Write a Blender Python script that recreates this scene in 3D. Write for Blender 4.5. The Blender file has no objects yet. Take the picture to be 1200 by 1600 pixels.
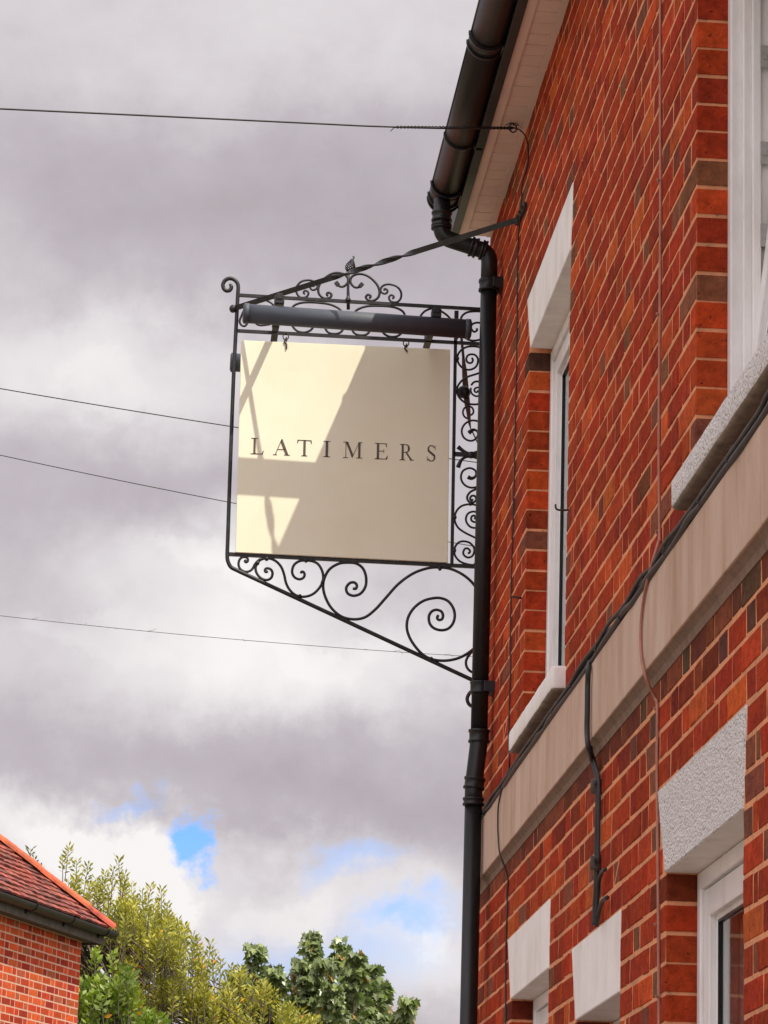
import bpy, bmesh, math, random
import numpy as np
from mathutils import Vector, Matrix
random.seed(7); rng = np.random.default_rng(11)
sc = bpy.context.scene
COL = sc.collection

# ------------------------------------------------------------------ camera
YAW, PITCH, ROLL, FPX = 0.06781943, 0.25166221, 0.03012396, 4827.25
CAMP = Vector((-1.263, 0.0, 1.6))
cy, sy, cp, sp = math.cos(YAW), math.sin(YAW), math.cos(PITCH), math.sin(PITCH)
FW = Vector((sy * cp, cy * cp, sp)); RT0 = Vector((cy, -sy, 0)); UP0 = RT0.cross(FW)
RT = RT0 * math.cos(ROLL) + UP0 * math.sin(ROLL); UP = UP0 * math.cos(ROLL) - RT0 * math.sin(ROLL)
cam = bpy.data.cameras.new('camera'); co = bpy.data.objects.new('camera', cam); COL.objects.link(co)
cam.sensor_fit = 'VERTICAL'; cam.sensor_height = 36; cam.sensor_width = 27; cam.lens = FPX / 1600 * 36
cam.clip_start = .05; cam.clip_end = 3000
M = Matrix((RT, UP, -FW)).transposed().to_4x4(); M.translation = CAMP; co.matrix_world = M
sc.camera = co


def ray(x, y): return FW + RT * ((x - 600) / FPX) - UP * ((y - 800) / FPX)
def ax(x, y, X=0.0):
    q = ray(x, y); return CAMP + q * ((X - CAMP.x) / q.x)
SY = 12.32
def ay(x, y, Y=SY):
    q = ray(x, y); return CAMP + q * ((Y - CAMP.y) / q.y)
def az(x, y, Z):
    q = ray(x, y); return CAMP + q * ((Z - CAMP.z) / q.z)


# ------------------------------------------------------------------ light and sky
TOSUN = Vector((.38, -.57, 1.0)).normalized()
sl = bpy.data.lights.new('sun', 'SUN'); sl.energy = 3.6; sl.angle = math.radians(.5); sl.color = (1, .93, .80)
so = bpy.data.objects.new('sun', sl); COL.objects.link(so); so.location = (20, -40, 60)
so.rotation_euler = (-TOSUN).to_track_quat('-Z', 'Y').to_euler()
w = bpy.data.worlds.new('World'); sc.world = w; w.use_nodes = True
nt = w.node_tree; nt.nodes.clear(); L = nt.links.new
def N(t, **k):
    n = nt.nodes.new(t)
    for a, b in k.items(): setattr(n, a, b)
    return n
def math_n(op, a, b=None, clamp=False):
    n = N('ShaderNodeMath', operation=op, use_clamp=clamp)
    for i, v in enumerate((a, b)):
        if v is None: continue
        if isinstance(v, (int, float)): n.inputs[i].default_value = v
        else: L(v, n.inputs[i])
    return n.outputs[0]
out = N('ShaderNodeOutputWorld'); bg = N('ShaderNodeBackground'); bg.inputs[1].default_value = .1
L(bg.outputs[0], out.inputs[0])
sky = N('ShaderNodeTexSky', sky_type='NISHITA'); sky.sun_disc = False
sky.sun_elevation = math.asin(TOSUN.z); sky.sun_rotation = math.atan2(TOSUN.x, TOSUN.y)
tc = N('ShaderNodeTexCoord'); DIR = tc.outputs['Generated']
def noise(scale, detail, rough, zs=1.0, off=(0, 0, 0), dist=0.0):
    mp = N('ShaderNodeMapping'); mp.inputs['Scale'].default_value = (1, 1, zs); mp.inputs['Location'].default_value = off
    L(DIR, mp.inputs[0]); n = N('ShaderNodeTexNoise'); L(mp.outputs[0], n.inputs['Vector'])
    n.inputs['Scale'].default_value = scale; n.inputs['Detail'].default_value = detail
    n.inputs['Roughness'].default_value = rough; n.inputs['Distortion'].default_value = dist
    return n.outputs[0]
nw = N('ShaderNodeTexNoise'); L(DIR, nw.inputs['Vector']); nw.inputs['Scale'].default_value = 13; nw.inputs['Detail'].default_value = 9; nw.inputs['Roughness'].default_value = .62
w1 = N('ShaderNodeVectorMath', operation='SUBTRACT'); L(nw.outputs['Color'], w1.inputs[0]); w1.inputs[1].default_value = (.5, .5, .5)
w2 = N('ShaderNodeVectorMath', operation='MULTIPLY_ADD'); L(w1.outputs[0], w2.inputs[0]); w2.inputs[1].default_value = (.085, .085, .075); L(DIR, w2.inputs[2]); DIRW = w2.outputs[0]
n_warp = noise(16, 5, .55, 1.3); n_big = noise(5, 4, .5, 1.6, (3.1, 0, 1)); n_mid = noise(15, 7, .55, 1.35, (0, 2, 5), .25); n_fine = noise(60, 6, .6, 1.3, (7, 1, 2))
def blob(px, py, rx, ry, wob=.55, soft=(1.25, .35)):
    """a soft cloud patch centred on a fixed direction of the sky; radii in degrees (wide, high)"""
    c = ray(px, py).normalized()
    d = N('ShaderNodeVectorMath', operation='SUBTRACT'); L(DIRW, d.inputs[0]); d.inputs[1].default_value = c
    s = N('ShaderNodeVectorMath', operation='MULTIPLY'); L(d.outputs[0], s.inputs[0])
    s.inputs[1].default_value = (57.3 / rx, 57.3 / rx, 57.3 / ry)
    ln = N('ShaderNodeVectorMath', operation='LENGTH'); L(s.outputs[0], ln.inputs[0])
    a = math_n('ADD', ln.outputs['Value'], math_n('MULTIPLY', math_n('SUBTRACT', n_warp, .5), wob * .6))
    mr = N('ShaderNodeMapRange', interpolation_type='SMOOTHSTEP'); L(a, mr.inputs[0])
    mr.inputs[1].default_value = soft[0]; mr.inputs[2].default_value = soft[1]
    mr.inputs[3].default_value = 0; mr.inputs[4].default_value = 1
    return mr.outputs[0]
PPD = FPX * math.pi / 180
BL = [  # px, py, rx, ry (photo pixels, turned into degrees), weight
    (380, 20, 700, 130, .13), (420, 350, 600, 170, -.12), (60, 480, 300, 150, .12), (230, 590, 260, 100, .20),
    (80, 760, 330, 120, -.03), (360, 900, 280, 110, .34), (540, 1030, 260, 90, .16), (100, 960, 260, 60, .02), (350, 1060, 460, 90, .24),
    (640, 960, 160, 110, -.03), (430, 1235, 480, 62, -.06), (650, 1290, 260, 60, -.08), (90, 1310, 230, 75, .42), (150, 1318, 150, 62, .14, 1), (235, 1385, 75, 60, .12, 1), (250, 1360, 90, 70, .2), (300, 870, 95, 40, .07, 1), (410, 905, 80, 45, .07, 1), (200, 600, 90, 50, .05, 1), (540, 1025, 130, 42, .06, 1), (130, 1010, 150, 40, .05, 1), (440, 1400, 110, 34, .08, 1), (700, 1480, 60, 50, .12, 1),
    (480, 1400, 260, 80, .20), (690, 1500, 160, 90, .28), (250, 1480, 200, 60, .25)]
br = math_n('ADD', math_n('MULTIPLY', math_n('SUBTRACT', n_big, .5), .14), .60)
br = math_n('ADD', br, math_n('MULTIPLY', math_n('SUBTRACT', n_mid, .5), .20))
br = math_n('ADD', br, math_n('MULTIPLY', math_n('SUBTRACT', n_fine, .5), .10))
for b_ in BL:
    px, py, rx, ry, wt = b_[:5]
    br = math_n('ADD', br, math_n('MULTIPLY', blob(px, py, rx / PPD, ry / PPD, .4, (1.12, .62) if len(b_) > 5 else (1.5, .1)), wt))
cr = N('ShaderNodeValToRGB'); L(br, cr.inputs[0])
e = cr.color_ramp.elements; e[0].position = .25; e[0].color = (.30, .27, .285, 1); e[1].position = 1.05 - .05; e[1].color = (.93, .90, .89, 1)
for p_, c_ in ((.42, (.40, .36, .385)), (.58, (.53, .485, .52)), (.78, (.75, .71, .73))):
    x_ = e.new(p_); x_.color = (*c_, 1)
cs = N('ShaderNodeVectorMath', operation='SCALE'); L(cr.outputs[0], cs.inputs[0]); 
dt = N('ShaderNodeVectorMath', operation='DOT_PRODUCT'); L(DIR, dt.inputs[0]); dt.inputs[1].default_value = tuple(TOSUN)   # clouds out of view brightened toward the sun to add fill light
ms_ = N('ShaderNodeMapRange', interpolation_type='SMOOTHSTEP'); L(dt.outputs['Value'], ms_.inputs[0]); ms_.inputs[1].default_value = -.12; ms_.inputs[2].default_value = .6; ms_.inputs[3].default_value = 7.2; ms_.inputs[4].default_value = 21
L(ms_.outputs[0], cs.inputs['Scale'])
# breaks of blue between the clouds
gap = blob(330, 1320, 50 / PPD, 42 / PPD, .3, (1.25, .62))
for g in ((215, 1243, 60, 12, .4), (560, 1352, 70, 22, .45), (500, 1490, 200, 60, .4), (650, 1440, 90, 30, .7), (340, 1478, 110, 24, .5)):
    gap = math_n('MAXIMUM', gap, math_n('MULTIPLY', blob(g[0], g[1], g[2] / PPD, g[3] / PPD, .5, (1.6, .1)), g[4]))
mask_far = N('ShaderNodeMapRange'); L(n_big, mask_far.inputs[0]); mask_far.inputs[1].default_value = .62; mask_far.inputs[2].default_value = .72
skc = N('ShaderNodeMixRGB', blend_type='MULTIPLY'); skc.inputs[0].default_value = 1; L(sky.outputs[0], skc.inputs[1]); skc.inputs[2].default_value = (.55, .88, 1.5, 1)
mx = N('ShaderNodeMixRGB'); L(math_n('MULTIPLY', gap, .97), mx.inputs[0]); L(cs.outputs[0], mx.inputs[1]); L(skc.outputs[0], mx.inputs[2])
L(mx.outputs[0], bg.inputs[0])
sc.view_settings.view_transform = 'Standard'; sc.view_settings.look = 'None'
sc.view_settings.exposure = .50; sc.view_settings.gamma = 1; sc.view_settings.use_curve_mapping = False


# ------------------------------------------------------------------ materials
def mat(name, base, rough=.6, metal=0, spec=.5, var=0, vscale=8, bump=0, bscale=60, tint=False, dark=None, coat=0, trans=None,
        stretch=(1, 1, 1), vcol=None, bdist=.004, vdetail=5, grime=None):
    m = bpy.data.materials.new(name); m.use_nodes = True; t = m.node_tree; b = t.nodes['Principled BSDF']
    ln = t.links.new
    def nn(ty, **k):
        n = t.nodes.new(ty)
        for a, c in k.items(): setattr(n, a, c)
        return n
    b.inputs['Roughness'].default_value = rough; b.inputs['Metallic'].default_value = metal
    b.inputs['Specular IOR Level'].default_value = spec; b.inputs['Coat Weight'].default_value = coat
    tcn = nn('ShaderNodeTexCoord'); geo = nn('ShaderNodeNewGeometry')
    mp = nn('ShaderNodeMapping'); mp.inputs['Scale'].default_value = stretch; ln(geo.outputs['Position'], mp.inputs[0])
    rgb = nn('ShaderNodeRGB'); rgb.outputs[0].default_value = (*base, 1); c = rgb.outputs[0]
    if tint:
        oi = nn('ShaderNodeObjectInfo'); at = nn('ShaderNodeAttribute'); at.attribute_name = 'tint'
        m1 = nn('ShaderNodeMixRGB', blend_type='MULTIPLY'); m1.inputs[0].default_value = 1; ln(c, m1.inputs[1]); ln(oi.outputs['Color'], m1.inputs[2])
        m2 = nn('ShaderNodeMixRGB', blend_type='MULTIPLY'); m2.inputs[0].default_value = 1; ln(m1.outputs[0], m2.inputs[1]); ln(at.outputs['Color'], m2.inputs[2])
        c = m2.outputs[0]
    if var:
        no = nn('ShaderNodeTexNoise'); no.inputs['Scale'].default_value = vscale; no.inputs['Detail'].default_value = vdetail; no.inputs['Roughness'].default_value = .65
        ln(mp.outputs[0], no.inputs['Vector'])
        mr = nn('ShaderNodeMapRange'); ln(no.outputs[0], mr.inputs[0]); mr.inputs[1].default_value = .3; mr.inputs[2].default_value = .7
        mm = nn('ShaderNodeMixRGB', blend_type='MULTIPLY'); ln(mr.outputs[0], mm.inputs[0]); ln(c, mm.inputs[1])
        vc = vcol or (1 - var,) * 3; mm.inputs[2].default_value = (*vc, 1); c = mm.outputs[0]
    if grime:  # broad weathering: (scale, colour multiplier, stretch)
        mg = nn('ShaderNodeMapping'); mg.inputs['Scale'].default_value = grime[2]; ln(geo.outputs['Position'], mg.inputs[0])
        no = nn('ShaderNodeTexNoise'); no.inputs['Scale'].default_value = grime[0]; no.inputs['Detail'].default_value = 7; no.inputs['Roughness'].default_value = .7; ln(mg.outputs[0], no.inputs['Vector'])
        mr = nn('ShaderNodeMapRange'); ln(no.outputs[0], mr.inputs[0]); mr.inputs[1].default_value = .46; mr.inputs[2].default_value = .68
        mm = nn('ShaderNodeMixRGB', blend_type='MULTIPLY'); ln(mr.outputs[0], mm.inputs[0]); ln(c, mm.inputs[1]); mm.inputs[2].default_value = (*grime[1], 1); c = mm.outputs[0]
    if dark:  # small specks and pits: (scale, threshold, colour)
        no = nn('ShaderNodeTexNoise'); no.inputs['Scale'].default_value = dark[0]; no.inputs['Detail'].default_value = 3; ln(mp.outputs[0], no.inputs['Vector'])
        mr = nn('ShaderNodeMapRange'); ln(no.outputs[0], mr.inputs[0]); mr.inputs[1].default_value = dark[1]; mr.inputs[2].default_value = dark[1] + .06
        mm = nn('ShaderNodeMixRGB'); ln(mr.outputs[0], mm.inputs[0]); ln(c, mm.inputs[1]); mm.inputs[2].default_value = (*dark[2], 1); c = mm.outputs[0]
    ln(c, b.inputs['Base Color'])
    if bump:
        no = nn('ShaderNodeTexNoise'); no.inputs['Scale'].default_value = bscale; no.inputs['Detail'].default_value = 5; no.inputs['Roughness'].default_value = .6
        ln(mp.outputs[0], no.inputs['Vector']); bp = nn('ShaderNodeBump'); bp.inputs['Strength'].default_value = bump; bp.inputs['Distance'].default_value = bdist
        ln(no.outputs[0], bp.inputs['Height']); ln(bp.outputs[0], b.inputs['Normal'])
    if trans:
        tr = nn('ShaderNodeBsdfTranslucent'); m3 = nn('ShaderNodeMixRGB', blend_type='MULTIPLY'); m3.inputs[0].default_value = 1
        ln(c, m3.inputs[1]); m3.inputs[2].default_value = (*trans[1], 1); ln(m3.outputs[0], tr.inputs[0])
        ms = nn('ShaderNodeMixShader'); ms.inputs[0].default_value = trans[0]; ln(b.outputs[0], ms.inputs[1]); ln(tr.outputs[0], ms.inputs[2])
        ln(ms.outputs[0], t.nodes['Material Output'].inputs[0])
    return m


MT = dict(
    brick=mat('brick_face', (.59, .066, .019), .95, spec=.10, var=.5, vscale=30, bump=1, bscale=75, tint=True, dark=(70, .665, (.09, .016, .009)), bdist=.006, grime=(2.6, (.62, .66, .8), (1, 1, .7))),
    mortar=mat('pointing', (.84, .37, .19), .95, spec=.1, grime=(3, (.75, .8, .85), (1, 1, 1)), var=.3, vscale=30, bump=.6, bscale=120, dark=(60, .66, (.26, .14, .10))),
    white=mat('white_masonry_paint', (.89, .87, .83), .62, grime=(7, (.86, .83, .80), (1, 1, .25)), var=.10, vscale=5, bump=.25, bscale=40, vcol=(.88, .87, .86)),
    rough=None,
    upvc=mat('white_plastic_frame', (.88, .87, .85), .32, var=.05, vscale=4, grime=(10, (.86, .84, .82), (1, 1, .3))),
    soffit=mat('soffit_plastic', (.80, .65, .55), .45, var=.12, vscale=6, dark=(90, .70, (.45, .38, .33))),  # pink of light bounced off the brick is put into this colour
    band=mat('sandstone_band', (.61, .46, .36), .88, spec=.25, var=.35, vscale=5, bump=.5, bscale=90, stretch=(1, 1, .3), vcol=(.80, .72, .66), dark=(60, .69, (.28, .19, .14)), grime=(6, (.80, .72, .66), (1, 1, .22))),
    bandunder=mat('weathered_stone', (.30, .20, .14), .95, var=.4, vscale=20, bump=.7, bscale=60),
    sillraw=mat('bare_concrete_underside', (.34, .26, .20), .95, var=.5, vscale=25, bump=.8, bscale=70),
    black=mat('black_painted_iron', (.016, .016, .017), .45, spec=.35, grime=(25, (2.4, 2.2, 2.0), (1, 1, 1)), var=.3, vscale=30, bump=.25, bscale=180, bdist=.001),
    blackplastic=mat('black_plastic', (.010, .010, .0105), .40, spec=.36, grime=(9, (1.9, 1.8, 1.7), (1, 1, .4)), var=.25, vscale=9, bump=.05, bscale=60),
    gutter=mat('dark_brown_plastic', (.022, .016, .012), .45, spec=.32, var=.45, vscale=7, stretch=(1, .25, 1)),
    cable=mat('black_cable', (.026, .024, .023), .55, var=.4, vscale=22),
    dustcable=mat('dusty_cable', (.085, .07, .06), .75, var=.5, vscale=18),
    pinkcable=mat('painted_cable', (.46, .20, .14), .7, var=.3, vscale=20),
    lamp=mat('slate_grey_paint', (.055, .066, .085), .6, spec=.5, var=.2, vscale=14, dark=(120, .76, (.4, .42, .45))),
    steel=mat('steel_fitting', (.40, .39, .37), .45, metal=0, var=.3, vscale=50),
    rust=mat('rusty_iron', (.06, .035, .025), .8, var=.5, vscale=60, bump=.5),
    board=mat('cream_sign_paint', (.775, .77, .60), .45, spec=.3, var=.05, vscale=3, vcol=(.95, .94, .91), grime=(4, (.965, .96, .94), (1, 1, .8))),
    letter=mat('dark_brown_lettering', (.085, .06, .045), .5),
    strap=mat('brown_strap', (.16, .10, .07), .8, var=.5, vscale=30),
    inside=mat('dim_room', (.10, .095, .09), .9),
    curtain=mat('net_curtain', (.60, .60, .57), .9, var=.3, vscale=30, stretch=(1, 1, .02)),
    asphalt=mat('asphalt', (.055, .053, .05), .9, var=.3, vscale=12, bump=.6, bscale=200),
    paving=mat('paving_slabs', (.42, .33, .25), .9, var=.3, vscale=4, bump=.4, bscale=120),
    kerb=mat('kerb_stone', (.38, .36, .33), .9, var=.3, vscale=8, bump=.4),
    grass=mat('far_ground', (.12, .13, .06), .95, var=.4, vscale=.3),
    slate=mat('roof_slate', (.12, .12, .13), .7, var=.4, vscale=6, bump=.4),
    tile=mat('clay_tile', (.25, .06, .038), .85, var=.45, vscale=16, tint=True, bump=.6, bscale=60, dark=(28, .63, (.10, .055, .045))),
    hip=mat('orange_hip_tile', (.48, .10, .05), .9, grime=(6, (.6, .6, .65), (1, 1, 1)), var=.25, vscale=14, tint=True, bump=.4),
    fbrick=mat('orange_red_brick', (.47, .064, .025), .95, spec=.05, var=.3, vscale=20, tint=True, bump=.5, bscale=60),  # the brick's own orange-red colour
    fmortar=mat('far_pointing', (.56, .33, .23), .9, var=.2, vscale=10),
    soot=mat('sooty_mortar', (.05, .04, .035), .95, var=.5, vscale=60, dark=(240, .60, (.5, .45, .4))),
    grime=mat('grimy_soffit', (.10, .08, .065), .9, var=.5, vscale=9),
    bark=mat('bark', (.13, .10, .07), .95, var=.5, vscale=14, bump=.8, bscale=40),
    leafy=mat('yellow_green_leaf', (.29, .29, .045), .5, spec=.35, tint=True, trans=(.3, (1.3, 1.35, .6))),
    leafg=mat('bright_green_leaf', (.17, .23, .035), .45, spec=.4, tint=True, trans=(.3, (1.2, 1.5, .6))),
    leafs=mat('sycamore_leaf', (.14, .18, .07), .36, spec=.6, tint=True, trans=(.22, (1.2, 1.5, .6))),
)
# rough-cast paint: real pebbled relief through bump, white all over with darker colour in the pits
m = mat('roughcast_paint', (.82, .79, .76), .75, spec=.3); MT['rough'] = m
t = m.node_tree; b = t.nodes['Principled BSDF']; g = t.nodes.new('ShaderNodeNewGeometry'); v = t.nodes.new('ShaderNodeTexVoronoi')
v.feature = 'SMOOTH_F1'; v.inputs['Scale'].default_value = 135; t.links.new(g.outputs['Position'], v.inputs['Vector'])
n2 = t.nodes.new('ShaderNodeTexNoise'); n2.inputs['Scale'].default_value = 210; n2.inputs['Detail'].default_value = 4; t.links.new(g.outputs['Position'], n2.inputs['Vector'])
ad = t.nodes.new('ShaderNodeMath'); ad.operation = 'SUBTRACT'; t.links.new(n2.outputs[0], ad.inputs[0]); t.links.new(v.outputs[0], ad.inputs[1])
bp = t.nodes.new('ShaderNodeBump'); bp.inputs['Strength'].default_value = 1; bp.inputs['Distance'].default_value = .011; t.links.new(ad.outputs[0], bp.inputs['Height']); t.links.new(bp.outputs[0], b.inputs['Normal'])
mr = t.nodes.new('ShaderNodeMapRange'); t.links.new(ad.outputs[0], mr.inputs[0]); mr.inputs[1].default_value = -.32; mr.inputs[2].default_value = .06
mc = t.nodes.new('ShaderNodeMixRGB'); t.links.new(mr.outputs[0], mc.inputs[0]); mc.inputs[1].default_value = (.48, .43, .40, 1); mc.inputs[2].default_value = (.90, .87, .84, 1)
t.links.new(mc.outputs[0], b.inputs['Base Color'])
# window glass
gl = bpy.data.materials.new('window_glass'); gl.use_nodes = True; b = gl.node_tree.nodes['Principled BSDF']
b.inputs['Base Color'].default_value = (.9, .95, .93, 1); b.inputs['Roughness'].default_value = .02; b.inputs['Transmission Weight'].default_value = 1; b.inputs['IOR'].default_value = 1.2
b.inputs['Coat Weight'].default_value = 0; MT['glass'] = gl


# ------------------------------------------------------------------ builders
class MB:
    def __init__(s): s.v = []; s.f = []; s.sm = []; s.t = []; s.cur = (1, 1, 1)
    def add(s, vs, fs, smooth=False):
        o = len(s.v); s.v += [tuple(q) for q in vs]; s.t += [s.cur] * len(vs)
        for f in fs: s.f.append(tuple(i + o for i in f)); s.sm.append(smooth)
    def box(s, x0, x1, y0, y1, z0, z1, ch=0):
        """box; ch chamfers every edge through an inset of each face"""
        if ch <= 0:
            s.add([(x, y, z) for x in (x0, x1) for y in (y0, y1) for z in (z0, z1)],
                  [(0, 1, 3, 2), (4, 6, 7, 5), (0, 4, 5, 1), (2, 3, 7, 6), (0, 2, 6, 4), (1, 5, 7, 3)]); return
        bm = bmesh.new(); bmesh.ops.create_cube(bm, size=1)
        for q in bm.verts: q.co = Vector(((x0 + x1) / 2 + q.co.x * (x1 - x0), (y0 + y1) / 2 + q.co.y * (y1 - y0), (z0 + z1) / 2 + q.co.z * (z1 - z0)))
        bmesh.ops.bevel(bm, geom=bm.edges[:], offset=ch, segments=2, affect='EDGES', profile=.6)
        bm.verts.index_update(); s.add([q.co for q in bm.verts], [[q.index for q in f.verts] for f in bm.faces]); bm.free()
    def tube(s, pts, r, n=8, caps=True, flat=None, roll=0.0, smooth=True):
        """sweep a round (or flat: (w,h) rectangular) section along points; r number, list or function of 0..1"""
        P = [Vector(q) for q in pts]; K = len(P); T = []
        for i in range(K):
            d = P[min(i + 1, K - 1)] - P[max(i - 1, 0)]; T.append(d.normalized() if d.length > 0 else Vector((0, 0, 1)))
        ref = Vector((0, 1, 0)) if abs(T[0].y) < .9 else Vector((0, 0, 1))
        u = (ref - T[0] * ref.dot(T[0])).normalized(); vs = []
        for i in range(K):
            u = (u - T[i] * u.dot(T[i])).normalized(); w_ = T[i].cross(u); tt = i / (K - 1)
            rr = r(tt) if callable(r) else (r[i] if isinstance(r, (list, tuple)) else r)
            ro = roll(tt) if callable(roll) else roll
            if flat:
                a, b_ = flat; f = rr
                for (p_, q_) in ((-a, -b_), (a, -b_), (a, b_), (-a, b_)):
                    c_, s_ = math.cos(ro), math.sin(ro); x_, y_ = p_ * c_ - q_ * s_, p_ * s_ + q_ * c_
                    vs.append(P[i] + u * x_ * f + w_ * y_ * f)
            else:
                for k in range(n):
                    an = 2 * math.pi * k / n; vs.append(P[i] + u * (rr * math.cos(an)) + w_ * (rr * math.sin(an)))
        m_ = 4 if flat else n; fs = []
        for i in range(K - 1):
            for k in range(m_): fs.append((i * m_ + k, i * m_ + (k + 1) % m_, (i + 1) * m_ + (k + 1) % m_, (i + 1) * m_ + k))
        if caps: fs += [tuple(range(m_))[::-1], tuple((K - 1) * m_ + k for k in range(m_))]
        s.add(vs, fs, smooth and not flat)
    def lathe(s, c, axis, prof, n=24, smooth=True):
        """prof: list of (distance along axis, radius)"""
        c = Vector(c); A = Vector(axis).normalized(); ref = Vector((0, 0, 1)) if abs(A.z) < .9 else Vector((1, 0, 0))
        u = ref.cross(A).normalized(); w_ = A.cross(u); vs = []
        for (h, r_) in prof:
            for k in range(n):
                an = 2 * math.pi * k / n; vs.append(c + A * h + u * r_ * math.cos(an) + w_ * r_ * math.sin(an))
        K = len(prof); fs = [(i * n + k, i * n + (k + 1) % n, (i + 1) * n + (k + 1) % n, (i + 1) * n + k) for i in range(K - 1) for k in range(n)]
        fs += [tuple(range(n))[::-1], tuple((K - 1) * n + k for k in range(n))]
        s.add(vs, fs, smooth)
    def prism(s, poly, axis, a, b_):
        """polygon (list of 2-D points) extruded along 'x' or 'y' from a to b"""
        n = len(poly); mk = (lambda p_, h: (h, p_[0], p_[1])) if axis == 'x' else (lambda p_, h: (p_[0], h, p_[1]))
        s.add([mk(p_, a) for p_ in poly] + [mk(p_, b_) for p_ in poly],
              [tuple(range(n)), tuple(range(2 * n - 1, n - 1, -1))] + [(i, (i + 1) % n, n + (i + 1) % n, n + i) for i in range(n)])
    def mesh(s, name, m_):
        me = bpy.data.meshes.new(name); me.from_pydata(s.v, [], s.f)
        me.polygons.foreach_set('use_smooth', s.sm)
        ca = me.color_attributes.new('tint', 'FLOAT_COLOR', 'POINT')
        ca.data.foreach_set('color', np.hstack([np.array(s.t, float), np.ones((len(s.t), 1))]).ravel())
        bm = bmesh.new(); bm.from_mesh(me); bmesh.ops.recalc_face_normals(bm, faces=bm.faces[:]); bm.to_mesh(me); bm.free()
        me.materials.append(MT[m_]); return me
    def build(s, name, m_, parent=None, **k):
        o = bpy.data.objects.new(name, s.mesh(name, m_)); return link(o, parent, **k)
def link(o, parent=None, label=None, cat=None, group=None, kind=None):
    COL.objects.link(o)
    if parent is not None: o.parent = parent
    if label: o['label'] = label
    if cat: o['category'] = cat
    if group: o['group'] = group
    if kind: o['kind'] = kind
    return o
def thing(name, loc, label, cat, group=None):
    o = bpy.data.objects.new(name, None); o.empty_display_size = .1; link(o, None, label, cat, group)
    o['base'] = [round(c, 3) for c in loc]; return o
def smooth_path(P, k=6, closed=False):
    P = [Vector(q) for q in P]; o = []
    for i in range(len(P) - 1):
        p0 = P[max(i - 1, 0)]; p1 = P[i]; p2 = P[i + 1]; p3 = P[min(i + 2, len(P) - 1)]
        for j in range(k):
            t_ = j / k; o.append(.5 * ((2 * p1) + (p2 - p0) * t_ + (2 * p0 - 5 * p1 + 4 * p2 - p3) * t_ ** 2 + (3 * p1 - p0 - 3 * p2 + p3) * t_ ** 3))
    return o + [P[-1]]
def Z(ox, oy, s, pts): return [(ox + x / s, oy + y / s) for x, y in pts]
def jit(v, a): return v * (1 + random.uniform(-a, a))
def pick_tint(table):
    r_ = random.random() * sum(q[0] for q in table)
    for q in table:
        r_ -= q[0]
        if r_ <= 0: return tuple(jit(c, .12) for c in q[1])
    return table[-1][1]
BH = [(30, (.80, .80, .85)), (16, (1.02, 1.25, 1.1)), (14, (.64, .66, .85)), (3, (1.2, 1.9, 1.5)), (7, (.50, 1.5, 2.6)), (2, (.45, 1.0, 1.9))]
BT = [(52, (.80, .80, .85)), (22, (1.02, 1.25, 1.1)), (10, (.66, .68, .85)), (4, (1.2, 1.9, 1.5)), (3, (.50, 1.5, 2.6)), (1, (.45, 1.0, 1.6))]

# ================================================================== SETTING
g = MB(); g.box(-900, 900, -300, 1800, -.3, -.124); g.build('ground', 'grass', kind='structure')
g = MB(); g.box(-9.0, -2.3, -60, 300, -.4, -.12); g.build('road', 'asphalt', kind='structure')
g = MB(); g.box(-2.16, 3.0, -30, 24, -.4, 0); g.build('pavement', 'paving', kind='structure')
g = MB(); g.box(-24, -9.14, -30, 26, -.4, .0); g.build('pavement', 'paving', kind='structure')  # unseen far-side paving, added wide and pale to bounce light onto the wall
k0 = MB(); k0.box(-2.298, -2.162, 0, .905, -.4, .004, .012); km = k0.mesh('kerb_stone', 'kerb')
kerb = link(bpy.data.objects.new('kerb', None), kind='structure')
for i in range(36):
    o = bpy.data.objects.new('kerb_stone', km); link(o, kerb); o.location.y = -4 + i * .915
sky_note = None

# ================================================================== THE BRICK HOUSE
house = thing('brick_house', (2, 9, 0), 'red brick house wall with white lintels filling the right side', 'house')
P = .0755
Y0, Y1 = 3.0, 12.42          # wall runs along +Y and ends at the corner behind the downpipe
ZT = 6.0
BANDB, BANDT = 3.2085, 3.458
openings = [  # y0, y1, z0, z1
    ('win1', 9.735, 10.89, 3.605, 5.045), ('winR', 6.12, 7.29, 3.605, 5.045),
    ('lowR', 6.655, 7.695, 1.10, 2.68), ('lowL', 10.02, 11.09, 1.10, 2.68), ('door', 8.46, 9.343, .0, 2.4535)]
lint = [  # y0,y1 (bottom), y0,y1 (top), z0, z1, material
    ('win1', 9.735, 10.84, 9.695, 10.965, 5.045, 5.272, 'white'), ('winR', 6.12, 7.24, 6.08, 7.365, 5.045, 5.272, 'rough'),
    ('lowR', 6.655, 7.695, 6.615, 7.82, 2.68, 2.9065, 'rough'), ('lowL', 10.02, 11.09, 10.018, 11.21, 2.68, 2.9065, 'white'),
    ('door', 8.46, 9.343, 8.455, 9.45, 2.4535, 2.68, 'white')]
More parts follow.
